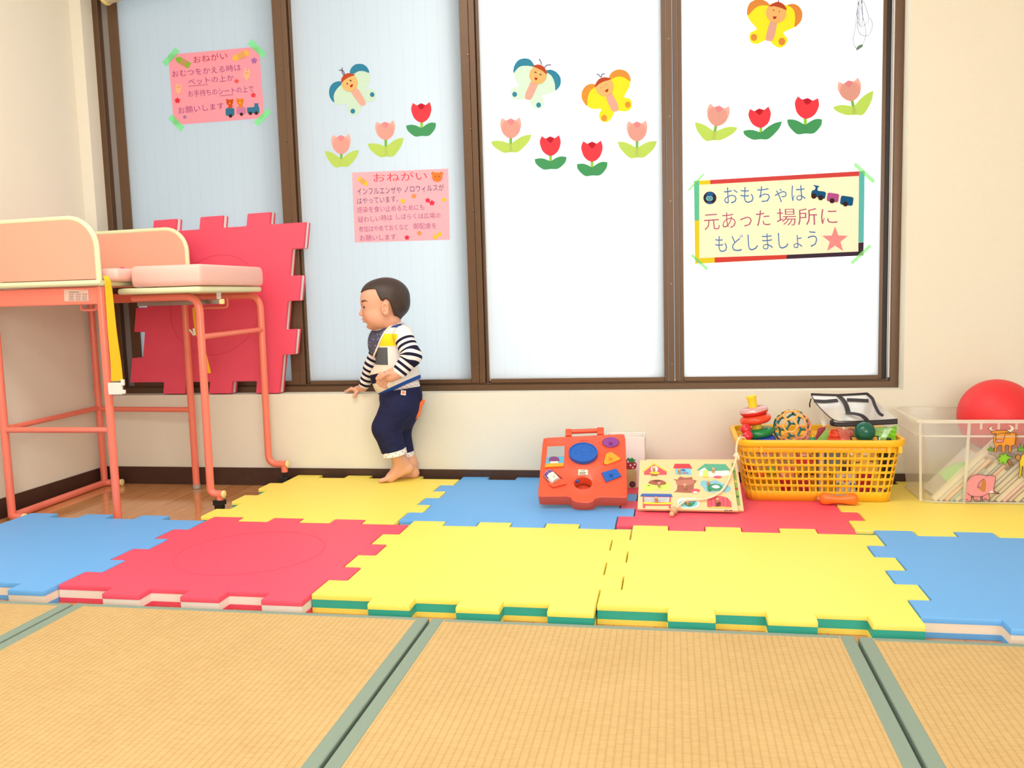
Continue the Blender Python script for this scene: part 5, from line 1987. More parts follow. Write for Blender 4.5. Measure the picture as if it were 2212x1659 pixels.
piece('green_roof_piece', [([(1640, 610), (1680, 560), (1920, 608), (1945, 648), (1750, 665), (1640, 660)], (248, 244, 236)), ([(1615, 600), (1690, 540), (1890, 543), (1938, 600), (1730, 612), (1690, 575), (1640, 602)], (88, 172, 142)),
                           (ellipse(1700, 625, 28, 28, 14, math.pi, 2 * math.pi) + [(1726, 655), (1674, 655)], (200, 226, 120)), (ellipse(1700, 655, 32, 12, 14), (250, 220, 90)), (ellipse(1815, 664, 40, 11, 14), (216, 96, 132))], [(1772, 615)])
piece('mound_piece', [(spline([(1108, 770), (1112, 735), (1150, 730), (1170, 712), (1250, 720), (1340, 715), (1362, 740), (1355, 785), (1300, 795), (1240, 780), (1180, 800), (1125, 795)], 4), (200, 230, 110)),
                      (spline([(1155, 725), (1175, 700), (1230, 692), (1285, 697), (1322, 720), (1310, 738), (1220, 742)], 4), (164, 94, 76)), (ellipse(1235, 703, 36, 10, 14), (120, 64, 54)), ([(1145, 745), (1165, 742), (1167, 748), (1147, 750)], (90, 110, 50))], [(1255, 752)])
piece('stump_piece', [(spline([(1392, 685), (1430, 690), (1455, 662), (1500, 672), (1570, 668), (1575, 690), (1615, 702), (1590, 735), (1585, 790), (1570, 815), (1500, 815), (1420, 810), (1395, 812), (1425, 785), (1425, 715)], 3), (166, 100, 84)),
                      (spline([(1430, 700), (1580, 695), (1575, 735), (1500, 748), (1430, 740)], 4), (188, 122, 104)), (spline([(1560, 810), (1580, 782), (1620, 778), (1648, 792), (1632, 806), (1600, 822)], 3), (216, 90, 104)), (ellipse(1600, 812, 22, 10, 12), (246, 238, 230))], [(1500, 770)])
piece('pond_piece', [(spline([(1648, 735), (1665, 700), (1730, 705), (1800, 698), (1850, 720), (1930, 755), (1938, 790), (1900, 812), (1830, 800), (1760, 815), (1700, 800), (1680, 770)], 4), (134, 194, 214)),
                     (spline([(1715, 780), (1730, 745), (1800, 730), (1858, 750), (1850, 785), (1790, 798)], 4), (66, 150, 110)), (spline([(1755, 760), (1780, 745), (1815, 745), (1836, 765), (1800, 775)], 3), (248, 240, 244)), (ellipse(1738, 790, 18, 12, 10), (40, 130, 80))], [(1727, 738)])
piece('coop_piece', [([(1098, 855), (1368, 855), (1366, 960), (1350, 965), (1345, 940), (1125, 940), (1120, 965), (1100, 960)], (220, 84, 100)), ([(1112, 860), (1352, 860), (1352, 905), (1112, 905)], (220, 226, 228)), ([(1072, 850), (1092, 824), (1372, 828), (1386, 856)], (58, 100, 180)), (spline([(1110, 922), (1125, 902), (1240, 912), (1360, 905), (1368, 925), (1240, 928)], 3), (250, 212, 60))], [(1228, 892)])
mesh_l = MB()
for i in range(11):
    x = 1115 + i * 22
    for dx in (-1, 1):
        mesh_l.tube([PF_.P(x, 862, .0022), PF_.P(min(max(x + dx * 34, 1113), 1351), 902, .0022)], .0003, 4)
mesh_l.build('printed_wire', paint((110, 116, 124)), pu)
piece('bowl_piece', [(spline([(1430, 905), (1450, 875), (1530, 868), (1605, 875), (1640, 910), (1620, 950), (1530, 968), (1450, 950)], 4), (240, 240, 234)), (ellipse(1533, 920, 92, 36, 24), (120, 206, 222)), (spline([(1500, 930), (1520, 905), (1560, 915), (1600, 905), (1580, 935), (1550, 948)], 3), (56, 140, 84)), ([(1443, 866), (1612, 866), (1612, 874), (1443, 874)], (244, 244, 238))], [(1527, 925)])
piece('barn_door_piece', [([(1715, 950), (1712, 905), (1725, 870), (1765, 850), (1850, 848), (1910, 865), (1945, 905), (1950, 955), (1880, 962), (1780, 960)], (222, 92, 108)), ([(1800, 905), (1845, 905), (1845, 952), (1800, 952)], (120, 52, 56)), ([(1770, 948), (1800, 952), (1845, 948), (1935, 955), (1940, 962), (1720, 960)], (244, 210, 90))], [(1812, 905)])
dl_ = MB()
for x in (1752, 1790, 1868, 1910):
    dl_.tube([PF_.P(x, 862 if x > 1760 else 880, .0022), PF_.P(x + 4, 945, .0022)], .0003, 4)
dl_.build('board_print', paint((170, 54, 70)), pu)
mk = MB()
for i, (x0, x1) in enumerate(((1880, 1890), (1893, 1900), (1903, 1912), (1918, 1924), (1928, 1936), (1939, 1946), (1949, 1956))):
    mk.prism([PF_.P(x, y, .0002) for x, y in ((x0, 980), (x1, 980.5), (x1, 992), (x0, 991.5))], PNv * .0003)
mk.build('printed_maker_mark', paint((70, 66, 70)), pu)
# the twin puzzle behind it, its right edge showing
off = np.array((.016, .020, .0))
P2 = Face(pz0 + off + PNv * PT, PNv, C4)
p2 = thing('peg_puzzle', 'wooden picture puzzle almost hidden behind the animal homes puzzle', 'puzzle', (pz0[0] + .02, pz0[1] + .07, HM), 'wooden puzzles')
sh_ = [PF_.P(x, y) + off for x, y in ((1072, 520), (1942, 520), (2010, 1004), (1050, 986))]
sh_ = [p + nrm(sh_[1] - sh_[2]) * .004 * (i < 2) for i, p in enumerate(sh_)]
MB().prism([p - PNv * PT for p in sh_], PNv * PT).build('puzzle_board', m_wood, p2, bevel=.0008)
ex_ = nrm(sh_[1] - sh_[0])
ey_ = nrm(sh_[2] - sh_[1])
c2 = sh_[1] - ex_ * .030 + ey_ * .014
L2 = np.linalg.norm(sh_[2] - sh_[1]) - .030
q = MB().prism([c2 + PNv * .0002, c2 + ex_ * .0235 + PNv * .0002, c2 + ex_ * .0235 + ey_ * L2 + PNv * .0002, c2 + ey_ * L2 + PNv * .0002], PNv * .0004).build('printed_scene', paint((150, 178, 96)), p2)
for k, (t, cc_) in enumerate(((.2, (90, 150, 70)), (.45, (230, 200, 90)), (.62, (200, 70, 60)), (.8, (70, 120, 80)))):
    MB().ball(c2 + ex_ * .019 + ey_ * L2 * t + PNv * .0008, (.004, .004, .0004), 12, 6, (ex_, ey_, PNv)).build('printed_figure', paint(cc_), q, smooth=True)
# ------------------------------------------------------------------ yellow lattice basket
C5 = crop(1540, 810, 672 / 2212)
m_bask = M('yellow_basket_plastic', (250, 190, 36), .38, noise=.03, nscale=30, spec=.5)


def rounded_loop(x0, x1, y0, y1, r, per):
    """points around a rounded rectangle, anticlockwise from the front left, with running length"""
    pts = []
    for cx, cy, a0 in ((x1 - r, y0 + r, -math.pi / 2), (x1 - r, y1 - r, 0), (x0 + r, y1 - r, math.pi / 2), (x0 + r, y0 + r, math.pi)):
        for k in range(7):
            a = a0 + math.pi / 2 * k / 6
            pts.append((cx + r * math.cos(a), cy + r * math.sin(a)))
    P = np.array(pts + [pts[0]])
    d = np.r_[0, np.cumsum(np.linalg.norm(np.diff(P, axis=0), axis=1))]
    s = np.array(per) * d[-1]
    return np.stack([np.interp(s, d, P[:, 0]), np.interp(s, d, P[:, 1])], 1), d[-1]


bsk = thing('toy_basket', 'yellow plastic lattice basket full of toys', 'basket', (1.06, .96, HM))
ZT, ZB = .1995, HM + .001
top_r = (.852, 1.268, .826, 1.088, .034)
bot_r = (.876, 1.246, .856, 1.060, .030)
NC = 74
per = []
for i in range(NC):
    per += [(i + .0) / NC, (i + .30) / NC]
A0, _ = rounded_loop(*bot_r, per)
A1, _ = rounded_loop(*top_r, per)
zs = [ZB, .0565]
for k in range(6):
    z0 = .0565 + k * .0192
    zs += [z0 + .0127, z0 + .0192] if k < 5 else [z0 + .0127]
zs += [.1835]
n = len(per)
vs, fs = [], []
for z in zs:
    t = (z - ZB) / (ZT - ZB)
    for i in range(n):
        p = A0[i] * (1 - t) + A1[i] * t
        vs.append((p[0], p[1], z))
for j in range(len(zs) - 1):
    hole_row = 1 <= j <= 11 and (j % 2 == 1)
    for i in range(n):
        if hole_row and i % 2 == 1:
            continue
        k = (i + 1) % n
        fs.append((j * n + i, j * n + k, (j + 1) * n + k, (j + 1) * n + i))
lt_ = MB().add(vs, fs).build('lattice_wall', m_bask, bsk, smooth=30)
so = lt_.modifiers.new('thickness', 'SOLIDIFY')
so.thickness = .0024 * K
so.offset = -1
P0, _ = rounded_loop(*bot_r, np.linspace(0, 1, 49)[:-1])
MB().prism([(p[0], p[1], ZB) for p in P0], (0, 0, .0025)).build('basket_floor', m_bask, bsk)
rings = []
for g_, z in ((-.002, .184), (.006, .1825), (.0078, .184), (.0088, .196), (.0075, .1995), (.003, .2003), (-.003, .1995), (-.0035, .196), (-.002, .186)):
    L_, _ = rounded_loop(top_r[0] - g_, top_r[1] + g_, top_r[2] - g_, top_r[3] + g_, .036 + g_, np.linspace(0, 1, 81)[:-1])
    rings.append([(p[0], p[1], z) for p in L_])
m_ = 80
vs = [p for r in rings for p in r]
fs = []
for k in range(len(rings)):
    k2 = (k + 1) % len(rings)
    fs += [(k * m_ + i, k * m_ + (i + 1) % m_, k2 * m_ + (i + 1) % m_, k2 * m_ + i) for i in range(m_)]
MB().add(vs, fs).build('rim', m_bask, bsk, smooth=50)
lug = MB()
for x in (.905, 1.225, 1.252):
    lug.box((x, .8245, .166), (x + .010, .832, .184))
lug.build('rim_lug', m_bask, bsk, bevel=.001)

# ---- what is in the basket
CS = crop(1560, 840, 230 / 2212)
CB = crop(1740, 840, 220 / 2212)
Yr = .925
a0, a1 = atY(*CS(772, 1080), Yr), atY(*CS(600, 140), Yr)
ax_ = nrm(a1 - a0)
rs = thing('ring_stacker', 'toy ring stacker with yellow post rising from the left of the basket', 'toy', a0)
Ht = np.linalg.norm(a1 - a0)
m_spy = M('yellow_stacker_plastic', (250, 206, 40), .3)
low = a0 - ax_ * .012
MB().lathe([(.030, 0), (.030, .004), (.0165, .006), (.0130, Ht * .45), (.0115, .012 + Ht * .72), (.0125, .012 + Ht * .78)], low, ax_, 24).build('post', m_spy, rs, smooth=50)
MB().lathe([(.0130, Ht * .70), (.0112, Ht * .84), (.0128, Ht * .93), (.0150, Ht * .985), (.0135, Ht * 1.0), (0, Ht * 1.005)], a0, ax_, 24).build('top_knob', m_spy, rs, smooth=60)


def ring_part(nm, cx, cy, R, hgt, m, m2=None):
    c = atY(*CS(cx, cy), Yr)
    t = (c - a0) @ ax_
    c = a0 + ax_ * t
    r = hgt / 2
    prof = [(R - r * 1.25 + r * 1.25 * math.cos(a), r * math.sin(a)) for a in np.linspace(-math.pi / 2, math.pi / 2, 9)] + [(.0165, r * .96), (.0165, -r * .96), (R - r * 1.25, -r)]
    o = MB().lathe(prof, c, ax_, 32).build(nm, m, rs, smooth=60)
    if m2:
        MB().lathe([(R - r * 1.2 + r * 1.27 * math.cos(a), r * 1.01 * math.sin(a)) for a in np.linspace(.02, math.pi / 2, 6)] + [(.017, r * 1.0)], c, ax_, 32).build('clear_dome', m2, o, smooth=60)


m_clear = mixmat('clear_plastic', (250, 240, 240), .62, .16, .06)
ring_part('red_ring', 640, 462, .0388, .0225, M('red_ring_plastic', (222, 46, 48), .25), m_clear)
ring_part('orange_ring', 668, 632, .0425, .0250, M('orange_red_ring_plastic', (238, 74, 40), .25))
ring_part('green_ring', 752, 908, .0440, .0255, M('green_ring_plastic', (20, 132, 70), .25))
ring_part('blue_ring', 790, 1070, .0450, .0250, M('blue_ring_plastic', (36, 66, 180), .25))

cl = thing('toy_clapper', 'toy with two glossy red rounded ends beside the ring stacker', 'toy', atY(*CS(505, 1000), .868))
for i, (x, y, yy) in enumerate(((490, 830, .872), (525, 975, .862))):
    c = atY(*CS(x, y), yy)
    MB().lathe([(0, -.0135), (.0085, -.0135), (.0125, -.011), (.0130, .006), (.0100, .0105), (.004, .0118), (0, .012)], c, nrm((.15, -.9, .35)), 20).build('red_end', M('glossy_red_knob', (214, 36, 52), .18) if i == 0 else bpy.data.materials['glossy_red_knob'], cl, smooth=50)
MB().tube([atY(*CS(400, 960), .885), atY(*CS(440, 1010), .885) - np.array((0, 0, .05))], .0065, 12).tube([atY(*CS(490, 830), .88), atY(*CS(470, 960), .885) - np.array((0, 0, .05))], .004, 10).build('stem', paint((226, 196, 130)), cl, smooth=60)

# lattice ball
oc = atY(*CS(1452, 806), .940)
ob_ = thing('lattice_ball', 'open lattice ball of orange, pink and teal rings in the basket', 'ball', oc - np.array((0, 0, .0495)))
ph = (1 + 5 ** .5) / 2
ico = [nrm(v) for v in [(0, s1, s2 * ph) for s1 in (-1, 1) for s2 in (-1, 1)] + [(s1, s2 * ph, 0) for s1 in (-1, 1) for s2 in (-1, 1)] + [(s2 * ph, 0, s1) for s1 in (-1, 1) for s2 in (-1, 1)]]
dod = []
for i in range(12):
    for j in range(i):
        for k in range(j):
            if ico[i] @ ico[j] > .4 and ico[j] @ ico[k] > .4 and ico[i] @ ico[k] > .4:
                dod.append(nrm(ico[i] + ico[j] + ico[k]))
rt_ = np.array(Matrix.Rotation(.5, 3, 'X') @ Matrix.Rotation(.35, 3, 'Z') @ Matrix.Rotation(.2, 3, 'Y'))
grp_ = {'orange': MB(), 'pink': MB(), 'teal': MB()}
for i, d in enumerate(ico + dod):
    d = rt_ @ d
    ca = .322 if i < 12 else .372
    u = nrm(np.cross(d, (0, 0, 1) if abs(d[2]) < .9 else (1, 0, 0)))
    w_ = np.cross(d, u)
    R = .0485
    key = 'teal' if d[1] > .15 or d[0] < -.75 else ('pink' if (d[0] + d[2] * -1.1) > .35 else 'orange')
    grp_[key].tube([oc + R * (d * math.cos(ca) + (u * math.cos(t) + w_ * math.sin(t)) * math.sin(ca)) for t in np.linspace(0, 2 * math.pi, 25)[:-1]], .0026, 8, closed=True)
for key, c in (('orange', (250, 176, 84)), ('pink', (244, 160, 128)), ('teal', (54, 128, 128))):
    grp_[key].build(key + '_rings', M(key + '_soft_plastic', c, .4), ob_, smooth=True)

# peg doll
pc = atY(*CS(1880, 1062), .872)
pd = thing('peg_doll', 'tiny toy with green cap and yellow knob beside the lattice ball', 'toy', pc - np.array((0, 0, .03)))
MB().lathe([(.0085, -.03), (.0095, -.002), (.0090, .003), (.0055, .0068), (0, .008)], pc, (0, 0, 1), 18).build('green_cap', paint((20, 130, 80), .25), pd, smooth=60)
MB().ball(pc + np.array((0, 0, .0095)), .0034, 12, 8).build('yellow_knob', paint((250, 190, 40), .3), pd, smooth=True)

# clear zip bag
pFL, pFR, pBL = atY(*CB(640, 690), .876), atY(*CB(1990, 665), .876), atY(*CB(120, 118), 1.0)
BN = nrm(np.cross(pFR - pFL, pBL - pFL))
if BN[2] < 0:
    BN = -BN
BT = Face(pFL, BN, CB)
bg = thing('zip_bag', 'clear vinyl zip bag with black trim on top of the basket', 'bag', (1.16, .93, .15))
m_vin = mixmat('clear_vinyl', (246, 246, 250), .76, .20, .10)
m_vin2 = mixmat('clear_vinyl_side', (246, 246, 250), .90, .09, .12)
m_web = M('black_webbing', (40, 32, 38), .6, noise=.1, nscale=90, bump=.3, bscale=600)
tops = [(640, 690), (1990, 665), (1600, 330), (1340, 100), (700, 130), (120, 118), (330, 430)]
tp = [BT.P(*p) for p in tops]
MB().prism(tp, -BN * .0006).build('top_panel', m_vin, bg)
zb = .152
dn = lambda p, z: np.array((p[0], p[1], z))
fl, fr, br2, bl2 = tp[0], tp[1], tp[3], tp[5]
for nm, a, b in (('front_panel', fl, fr), ('side_panel', fr, br2), ('rear_panel', br2, bl2), ('side_panel', bl2, fl)):
    a2, b2 = dn(a, zb), dn(b, zb)
    cen = (fl + fr + br2 + bl2) / 4
    a2[:2] = a2[:2] + (cen[:2] - a2[:2]) * .5
    b2[:2] = b2[:2] + (cen[:2] - b2[:2]) * .5
    if nm == 'front_panel':
        a2[1], b2[1] = .872, .872
    # slightly crumpled film: strip of facets
    rnd = random.Random(hash(nm) % 97 if False else len(nm) + int(a[0] * 100))
    nrm_ = nrm(np.cross(b - a, a2 - a))
    g_ = 9
    vs = []
    for j in range(5):
        for i in range(g_):
            t, u_ = i / (g_ - 1), j / 4
            p = (a * (1 - t) + b * t) * (1 - u_) + (a2 * (1 - t) + b2 * t) * u_
            if 0 < i < g_ - 1 and 0 < j < 4:
                p = p + nrm_ * rnd.uniform(-.0035, .0035)
            vs.append(p)
    fs = [(j * g_ + i, j * g_ + i + 1, (j + 1) * g_ + i + 1, (j + 1) * g_ + i) for j in range(4) for i in range(g_ - 1)]
    o = MB().add(vs, fs).build(nm, m_vin2, bg)
# black piping and zipper
tr = MB()
tr.tube([BT.P(x, y, .0008) for x, y in ((120, 118), (400, 130), (700, 138), (1040, 122), (1330, 104))], .0034, 8)
tr.tube([BT.P(x, y, .0005) for x, y in spline([(1330, 104), (1450, 210), (1500, 340), (1590, 520), (1680, 580)], 4, closed=False)], .0042, 8)
tr.tube([BT.P(x, y, .0004) for x, y in spline([(120, 118), (220, 300), (400, 500), (560, 640), (700, 700)], 4, closed=False)], .0012, 8)
tr.tube([BT.P(x, y, .0003) for x, y in spline([(700, 704), (1000, 706), (1400, 690), (1700, 676), (1995, 655)], 4, closed=False)], .0012, 8)
tr.build('piping', m_web, bg, smooth=True)
zz = MB()
zp = spline([(600, 700), (560, 730), (590, 760), (720, 775), (1000, 770), (1400, 745), (1700, 732), (1995, 715)], 5, closed=False)
Pz = [atY(*CB(x, y), .8725 if x > 620 else .884) for x, y in zp]
for k in (0, 1):
    zz.tube([p + np.array((0, 0, .0024 - .0046 * k)) for p in Pz], .0040, 8)
zo = zz.build('zipper', m_web, bg, smooth=True)
tr2 = MB().tube([p + np.array((0, -.0037, 0)) for p in Pz], .0007, 5)
tr2.build('zipper_teeth', paint((84, 76, 84), .4), zo, smooth=True)
MB().tube([atY(*CB(x, y), .985) for x, y in ((125, 210), (105, 270), (90, 330), (95, 400))], .0018, 6).build('zipper_pull', paint((70, 56, 44), .3, 'brass', metal=.7), bg, smooth=True)


def strap_on(nm, pts, w, hs_):
    P = [BT.P(x, y, h) for (x, y), h in zip(pts, hs_)]
    P = spline(P, 5, closed=False)
    vs = []
    nP_ = len(P)
    for i, p in enumerate(P):
        t = nrm(P[min(i + 1, nP_ - 1)] - P[max(i - 1, 0)])
        s_ = nrm(np.cross(BN, t)) * w
        vs += [p - s_, p + s_, p + s_ + BN * .0012, p - s_ + BN * .0012]
    fs = [(0, 1, 2, 3), tuple(4 * (nP_ - 1) + i for i in range(4))[::-1]]
    for i in range(nP_ - 1):
        fs += [(4 * i + k, 4 * i + 4 + k, 4 * i + 4 + (k + 1) % 4, 4 * i + (k + 1) % 4) for k in range(4)]
    MB().add(vs, fs).build(nm, m_web, bg)


strap_on('handle_strap', [(720, 150), (830, 260), (890, 380), (930, 520)], .0062, (.001, .003, .003, .001))
strap_on('handle_strap', [(880, 525), (1080, 545), (1230, 590), (1340, 690)], .0062, (.001, .006, .006, .001))
strap_on('trim_band', [(180, 262), (430, 276), (700, 250)], .0075, (.001, .001, .001))
strap_on('trim_band', [(900, 240), (1150, 250), (1370, 262)], .0078, (.001, .001, .001))
# coloured sheets and cards inside the bag
for nm, lab, pts, yy, c in (('colour_sheet', 'crumpled orange red sheet inside the clear zip bag', [(560, 870), (1060, 862), (1050, 1120), (490, 1120)], .882, (226, 74, 40)),
                            ('colour_sheet', 'bright green sheet inside the clear zip bag behind the green ball', [(1480, 850), (1990, 800), (1970, 1120), (1470, 1120)], .882, (132, 212, 50)),
                            ('colour_card', 'olive green card seen through the side of the clear zip bag', [(490, 820), (490, 1130), (230, 1130)], .90, (140, 190, 90)),
                            ('colour_card', 'dark red card behind the olive green card in the bag', [(440, 815), (430, 1000), (200, 1130), (270, 860)], .925, (168, 60, 78))):
    P = [atY(*CB(*p), yy) for p in pts]
    rnd = random.Random(len(lab))
    mb = MB()
    if len(pts) == 4 and nm == 'colour_sheet':
        g_ = 7
        vs = []
        for j in range(g_):
            for i in range(g_):
                t, u_ = i / (g_ - 1), j / (g_ - 1)
                p = (P[0] * (1 - t) + P[1] * t) * (1 - u_) + (P[3] * (1 - t) + P[2] * t) * u_
                vs.append(p + np.array((0, rnd.uniform(0, .006), rnd.uniform(-.004, .004) if j == 0 else 0)))
        mb.add(vs, [(j * g_ + i, j * g_ + i + 1, (j + 1) * g_ + i + 1, (j + 1) * g_ + i) for j in range(g_ - 1) for i in range(g_ - 1)])
    else:
        mb.prism(P, (0, .001, 0))
    tag(mb.build(nm, paint(c, .35, 'sheet')), lab, 'sheet' if nm == 'colour_sheet' else 'card')

# green ball
gc = atY(*CB(1285, 932), .8575)
tag(MB().ball(gc, .0268, 32, 20).build('green_ball', M('dark_green_glossy', (8, 92, 72), .14, noise=.06), smooth=True), 'glossy dark green ball at the front of the basket', 'ball')

# picture board under the ball
pb0, pb1 = atY(*CB(990, 1030), .874), atY(*CB(1580, 1030), .874)
pbd = thing('picture_board', 'yellow board with thick black outlines standing under the green ball', 'board', ((pb0[0] + pb1[0]) / 2, .876, .06))
m_pb = paint((246, 196, 84), .5)
MB().box((pb0[0], .874, .062), (pb1[0], .882, pb0[2])).build('board', m_pb, pbd, bevel=.003)
o_ = MB()
q = lambda x, y: atY(*CB(x, y), .8735)
for pts in ([(990, 1140), (990, 1060), (1030, 1030), (1540, 1030), (1575, 1060), (1575, 1140)], [(1040, 1570), (1080, 1600), (1190, 1590)], [(1400, 1570), (1470, 1580), (1540, 1560)], [(1560, 1370), (1560, 1450)], [(1385, 1140), (1385, 1115), (1400, 1110), (1415, 1125), (1415, 1140)], [(1440, 1140), (1440, 1115), (1470, 1110), (1485, 1125), (1485, 1140)]):
    o_.tube([q(*p) for p in spline(pts, 4, closed=False)], .0012, 6)
o_.build('outline_print', paint((34, 28, 26), .6), pbd, smooth=True)
rg_ = [q(1090, 1040) + np.array((.0105 * math.cos(t), -.001, .0135 * math.sin(t))) for t in np.linspace(0, 2 * math.pi, 25)[:-1]]
MB().tube(rg_, .0009, 6, closed=True).build('wire_ring', paint((190, 140, 50), .3, 'brass2', metal=.6), pbd, smooth=True)

# black case at the right end
bc_ = thing('black_case', 'black case wedged into the right end of the basket', 'case', (1.235, .93, .06))
MB().box((1.232, .884, .085), (1.2495, .955, .197)).build('case_body', M('black_case_plastic', (30, 28, 32), .35), bc_, bevel=.004)


# toys seen through the lattice
def filler(nm, lab, cat, x0, y0, x1, y1, yy, dep, colr, shape='block', det=None):
    a, b = atY(*C5(x0, y1), yy), atY(*C5(x1, y0), yy)
    a[2] = max(a[2], HM + .0045)
    c = (a + b) / 2
    w_, h_ = (b[0] - a[0]) / 2, (b[2] - a[2]) / 2
    t = thing(nm, lab, cat, (c[0], yy + dep / 2, a[2]), 'toys inside the yellow basket')
    m = paint(colr, .4)
    if shape == 'block':
        o = MB().box((a[0], yy, a[2]), (b[0], yy + dep, b[2])).build('block', m, t, bevel=.0015)
        if det:
            for i, cc in enumerate(det):
                MB().lathe([(w_ * .32, 0), (w_ * .3, .0008), (0, .0008)], (a[0] + w_ * 2 * (i + .5) / len(det), yy - .0001, c[2] + h_ * (.35 if i % 2 else -.3)), (0, -1, 0), 14).build('printed_dot', paint(cc), o)
    elif shape == 'ball':
        MB().ball((c[0], yy + w_, c[2]), w_, 20, 12).build('ball', m, t, smooth=True)
    elif shape == 'bowl':
        r = w_
        MB().lathe([(r * .45, 0), (r * .75, h_ * .5), (r * .95, h_ * 1.4), (r, h_ * 2), (r * .93, h_ * 2), (r * .7, h_ * .6), (0, h_ * .25)], (c[0], yy + r, a[2]), (0, 0, 1), 28).build('bowl', m, t, smooth=50)
        for i in range(7):
            an = math.pi * (1.1 + .8 * i / 6)
            MB().ball((c[0] + r * .9 * math.cos(an), yy + r + r * .9 * math.sin(an), a[2] + h_ * 1.3), .003, 8, 6).build('printed_berry', paint((214, 60, 70)), t, smooth=True)
    elif shape == 'cup':
        MB().lathe([(w_ * .8, 0), (w_, h_ * 2), (w_ * .9, h_ * 2), (w_ * .7, .002), (0, .002)], (c[0], yy + w_, a[2]), (0, 0, 1), 22).build('cup', m, t, smooth=50)
        MB().lathe([(w_ * 1.03, h_ * .9), (w_ * 1.04, h_ * 1.1)], (c[0], yy + w_, a[2]), (0, 0, 1), 22).build('band', paint(det or (250, 240, 230)), t, smooth=50)
    elif shape == 'book':
        MB().box((a[0], yy, a[2]), (a[0] + .002, yy + dep, b[2])).box((b[0] - .002, yy, a[2]), (b[0], yy + dep, b[2])).build('cover', m, t)
        MB().box((a[0] + .002, yy + .001, a[2] + .001), (b[0] - .002, yy + dep, b[2] - .001)).build('pages', paint((226, 206, 176), .8), t)
    return t


filler('toy_bowl', 'white toy bowl with red prints seen through the basket lattice', 'toy', 312, 536, 452, 600, .872, .05, (244, 226, 222), 'bowl')
filler('wooden_block', 'tan wooden block at the middle left of the basket lattice', 'toy block', 468, 530, 582, 606, .872, .05, (222, 166, 110))
filler('wooden_block', 'long tan wooden block low at the left of the basket', 'toy block', 250, 612, 330, 640, .872, .05, (214, 158, 104))
filler('toy_block', 'crimson toy block near the left corner inside the basket', 'toy block', 232, 640, 296, 690, .872, .04, (176, 44, 40))
filler('toy_ball', 'orange toy ball low behind the left lattice holes', 'toy ball', 310, 686, 372, 745, .868, .05, (240, 104, 36), 'ball')
filler('toy_ball', 'lime green toy ball beside the orange ball in the basket', 'toy ball', 385, 660, 452, 726, .872, .05, (150, 200, 40), 'ball')
filler('toy_cup', 'red toy cup with a white band behind the lower lattice', 'toy cup', 474, 740, 566, 828, .868, .05, (206, 46, 50), 'cup', (246, 232, 226))
filler('toy_block', 'peach toy block above the red cup in the basket', 'toy block', 476, 640, 580, 736, .88, .05, (232, 150, 110), 'block', [(250, 230, 214), (220, 90, 90)])
filler('toy_block', 'red toy block stacked right of the tan block in the basket', 'toy block', 590, 584, 712, 632, .868, .05, (210, 48, 48))
filler('toy_cup', 'pale pink toy cup beside the zip bag behind the upper lattice', 'toy cup', 610, 524, 700, 580, .868, .05, (244, 206, 214), 'cup', (222, 80, 100))
filler('toy_block', 'dark red toy block low in the middle of the basket', 'toy block', 600, 740, 700, 830, .872, .05, (188, 40, 42))
filler('small_book', 'small upright book with pale pages in the middle of the basket', 'book', 748, 530, 796, 830, .868, .07, (150, 120, 96), 'book')
filler('toy_box', 'grey toy box behind the upper right lattice', 'toy box', 800, 530, 906, 640, .870, .05, (120, 124, 120))
filler('picture_block', 'white block with coloured dots low in the basket', 'toy block', 876, 700, 1016, 832, .866, .05, (238, 226, 210), 'block', [(60, 150, 80), (214, 60, 60), (50, 90, 180)])
filler('toy_block', 'crimson toy block right of the white dotted block', 'toy block', 1028, 700, 1136, 832, .866, .06, (190, 34, 44))
filler('toy_block', 'dark brown toy block in the right half of the basket', 'toy block', 920, 640, 1024, 696, .884, .05, (70, 40, 34))
filler('picture_card', 'cream card lying at the bottom right of the basket', 'card', 1150, 800, 1232, 836, .868, .05, (240, 222, 150), 'block', [(90, 60, 40), (200, 90, 40), (60, 60, 60)])

# ---- rope with wooden beads
rp_ = thing('pull_cord', 'cream cord with wooden beads hanging from the basket over the puzzle', 'cord', atZ(*C4(1385, 1010), HM))
m_cord = M('cotton_cord', (244, 226, 190), .85, noise=.06, nscale=300, bump=.5, bscale=700)
up_ = [atY(*C4(x, y), yy) for x, y, yy in ((2085, 318, .848), (2066, 300, .840), (2045, 290, .829), (2022, 292, .8150), (2003, 330, .8120), (1994, 400, .812), (1996, 455, .812))]
up_[1][2], up_[2][2], up_[3][2] = max(up_[1][2], .2030), max(up_[2][2], .2046), max(up_[3][2], .2040)
dn_ = [PF_.P(x, y, h) for x, y, h in ((1958, 590, .012), (1915, 700, .0062), (1868, 780, .0058), (1795, 840, .0058), (1690, 876, .0058), (1590, 884, .0058), (1500, 898, .0058), (1440, 945, .0085))]
b1 = PF_.P(1395, 986, .0112)
MB().tube(spline(up_ + [atY(*C4(1985, 520), .80)] + dn_ + [b1], 6, closed=False), .0029, 8).build('cord', m_cord, rp_, smooth=True)
kc = up_[-1]
kn = MB()
for k in range(3):
    a = k * 1.1
    kn.tube([kc + np.array((.0062 * math.cos(t) * math.cos(a), .0045 * math.sin(t), .0062 * math.cos(t) * math.sin(a) - .002)) for t in np.linspace(0, 2 * math.pi, 15)[:-1]], .0029, 7, closed=True)
kn.tube([kc + np.array((.002, -.003, 0)), kc + np.array((.006, -.004, -.006)), atY(*C4(2012, 505), .808)], .0028, 8)
kn.build('knot', m_cord, rp_, smooth=True)
MB().ball(b1, .0104, 22, 14).build('wooden_bead', m_peg, rp_, smooth=True)
b2 = atZ(*C4(1376, 1022), HM + .0066)
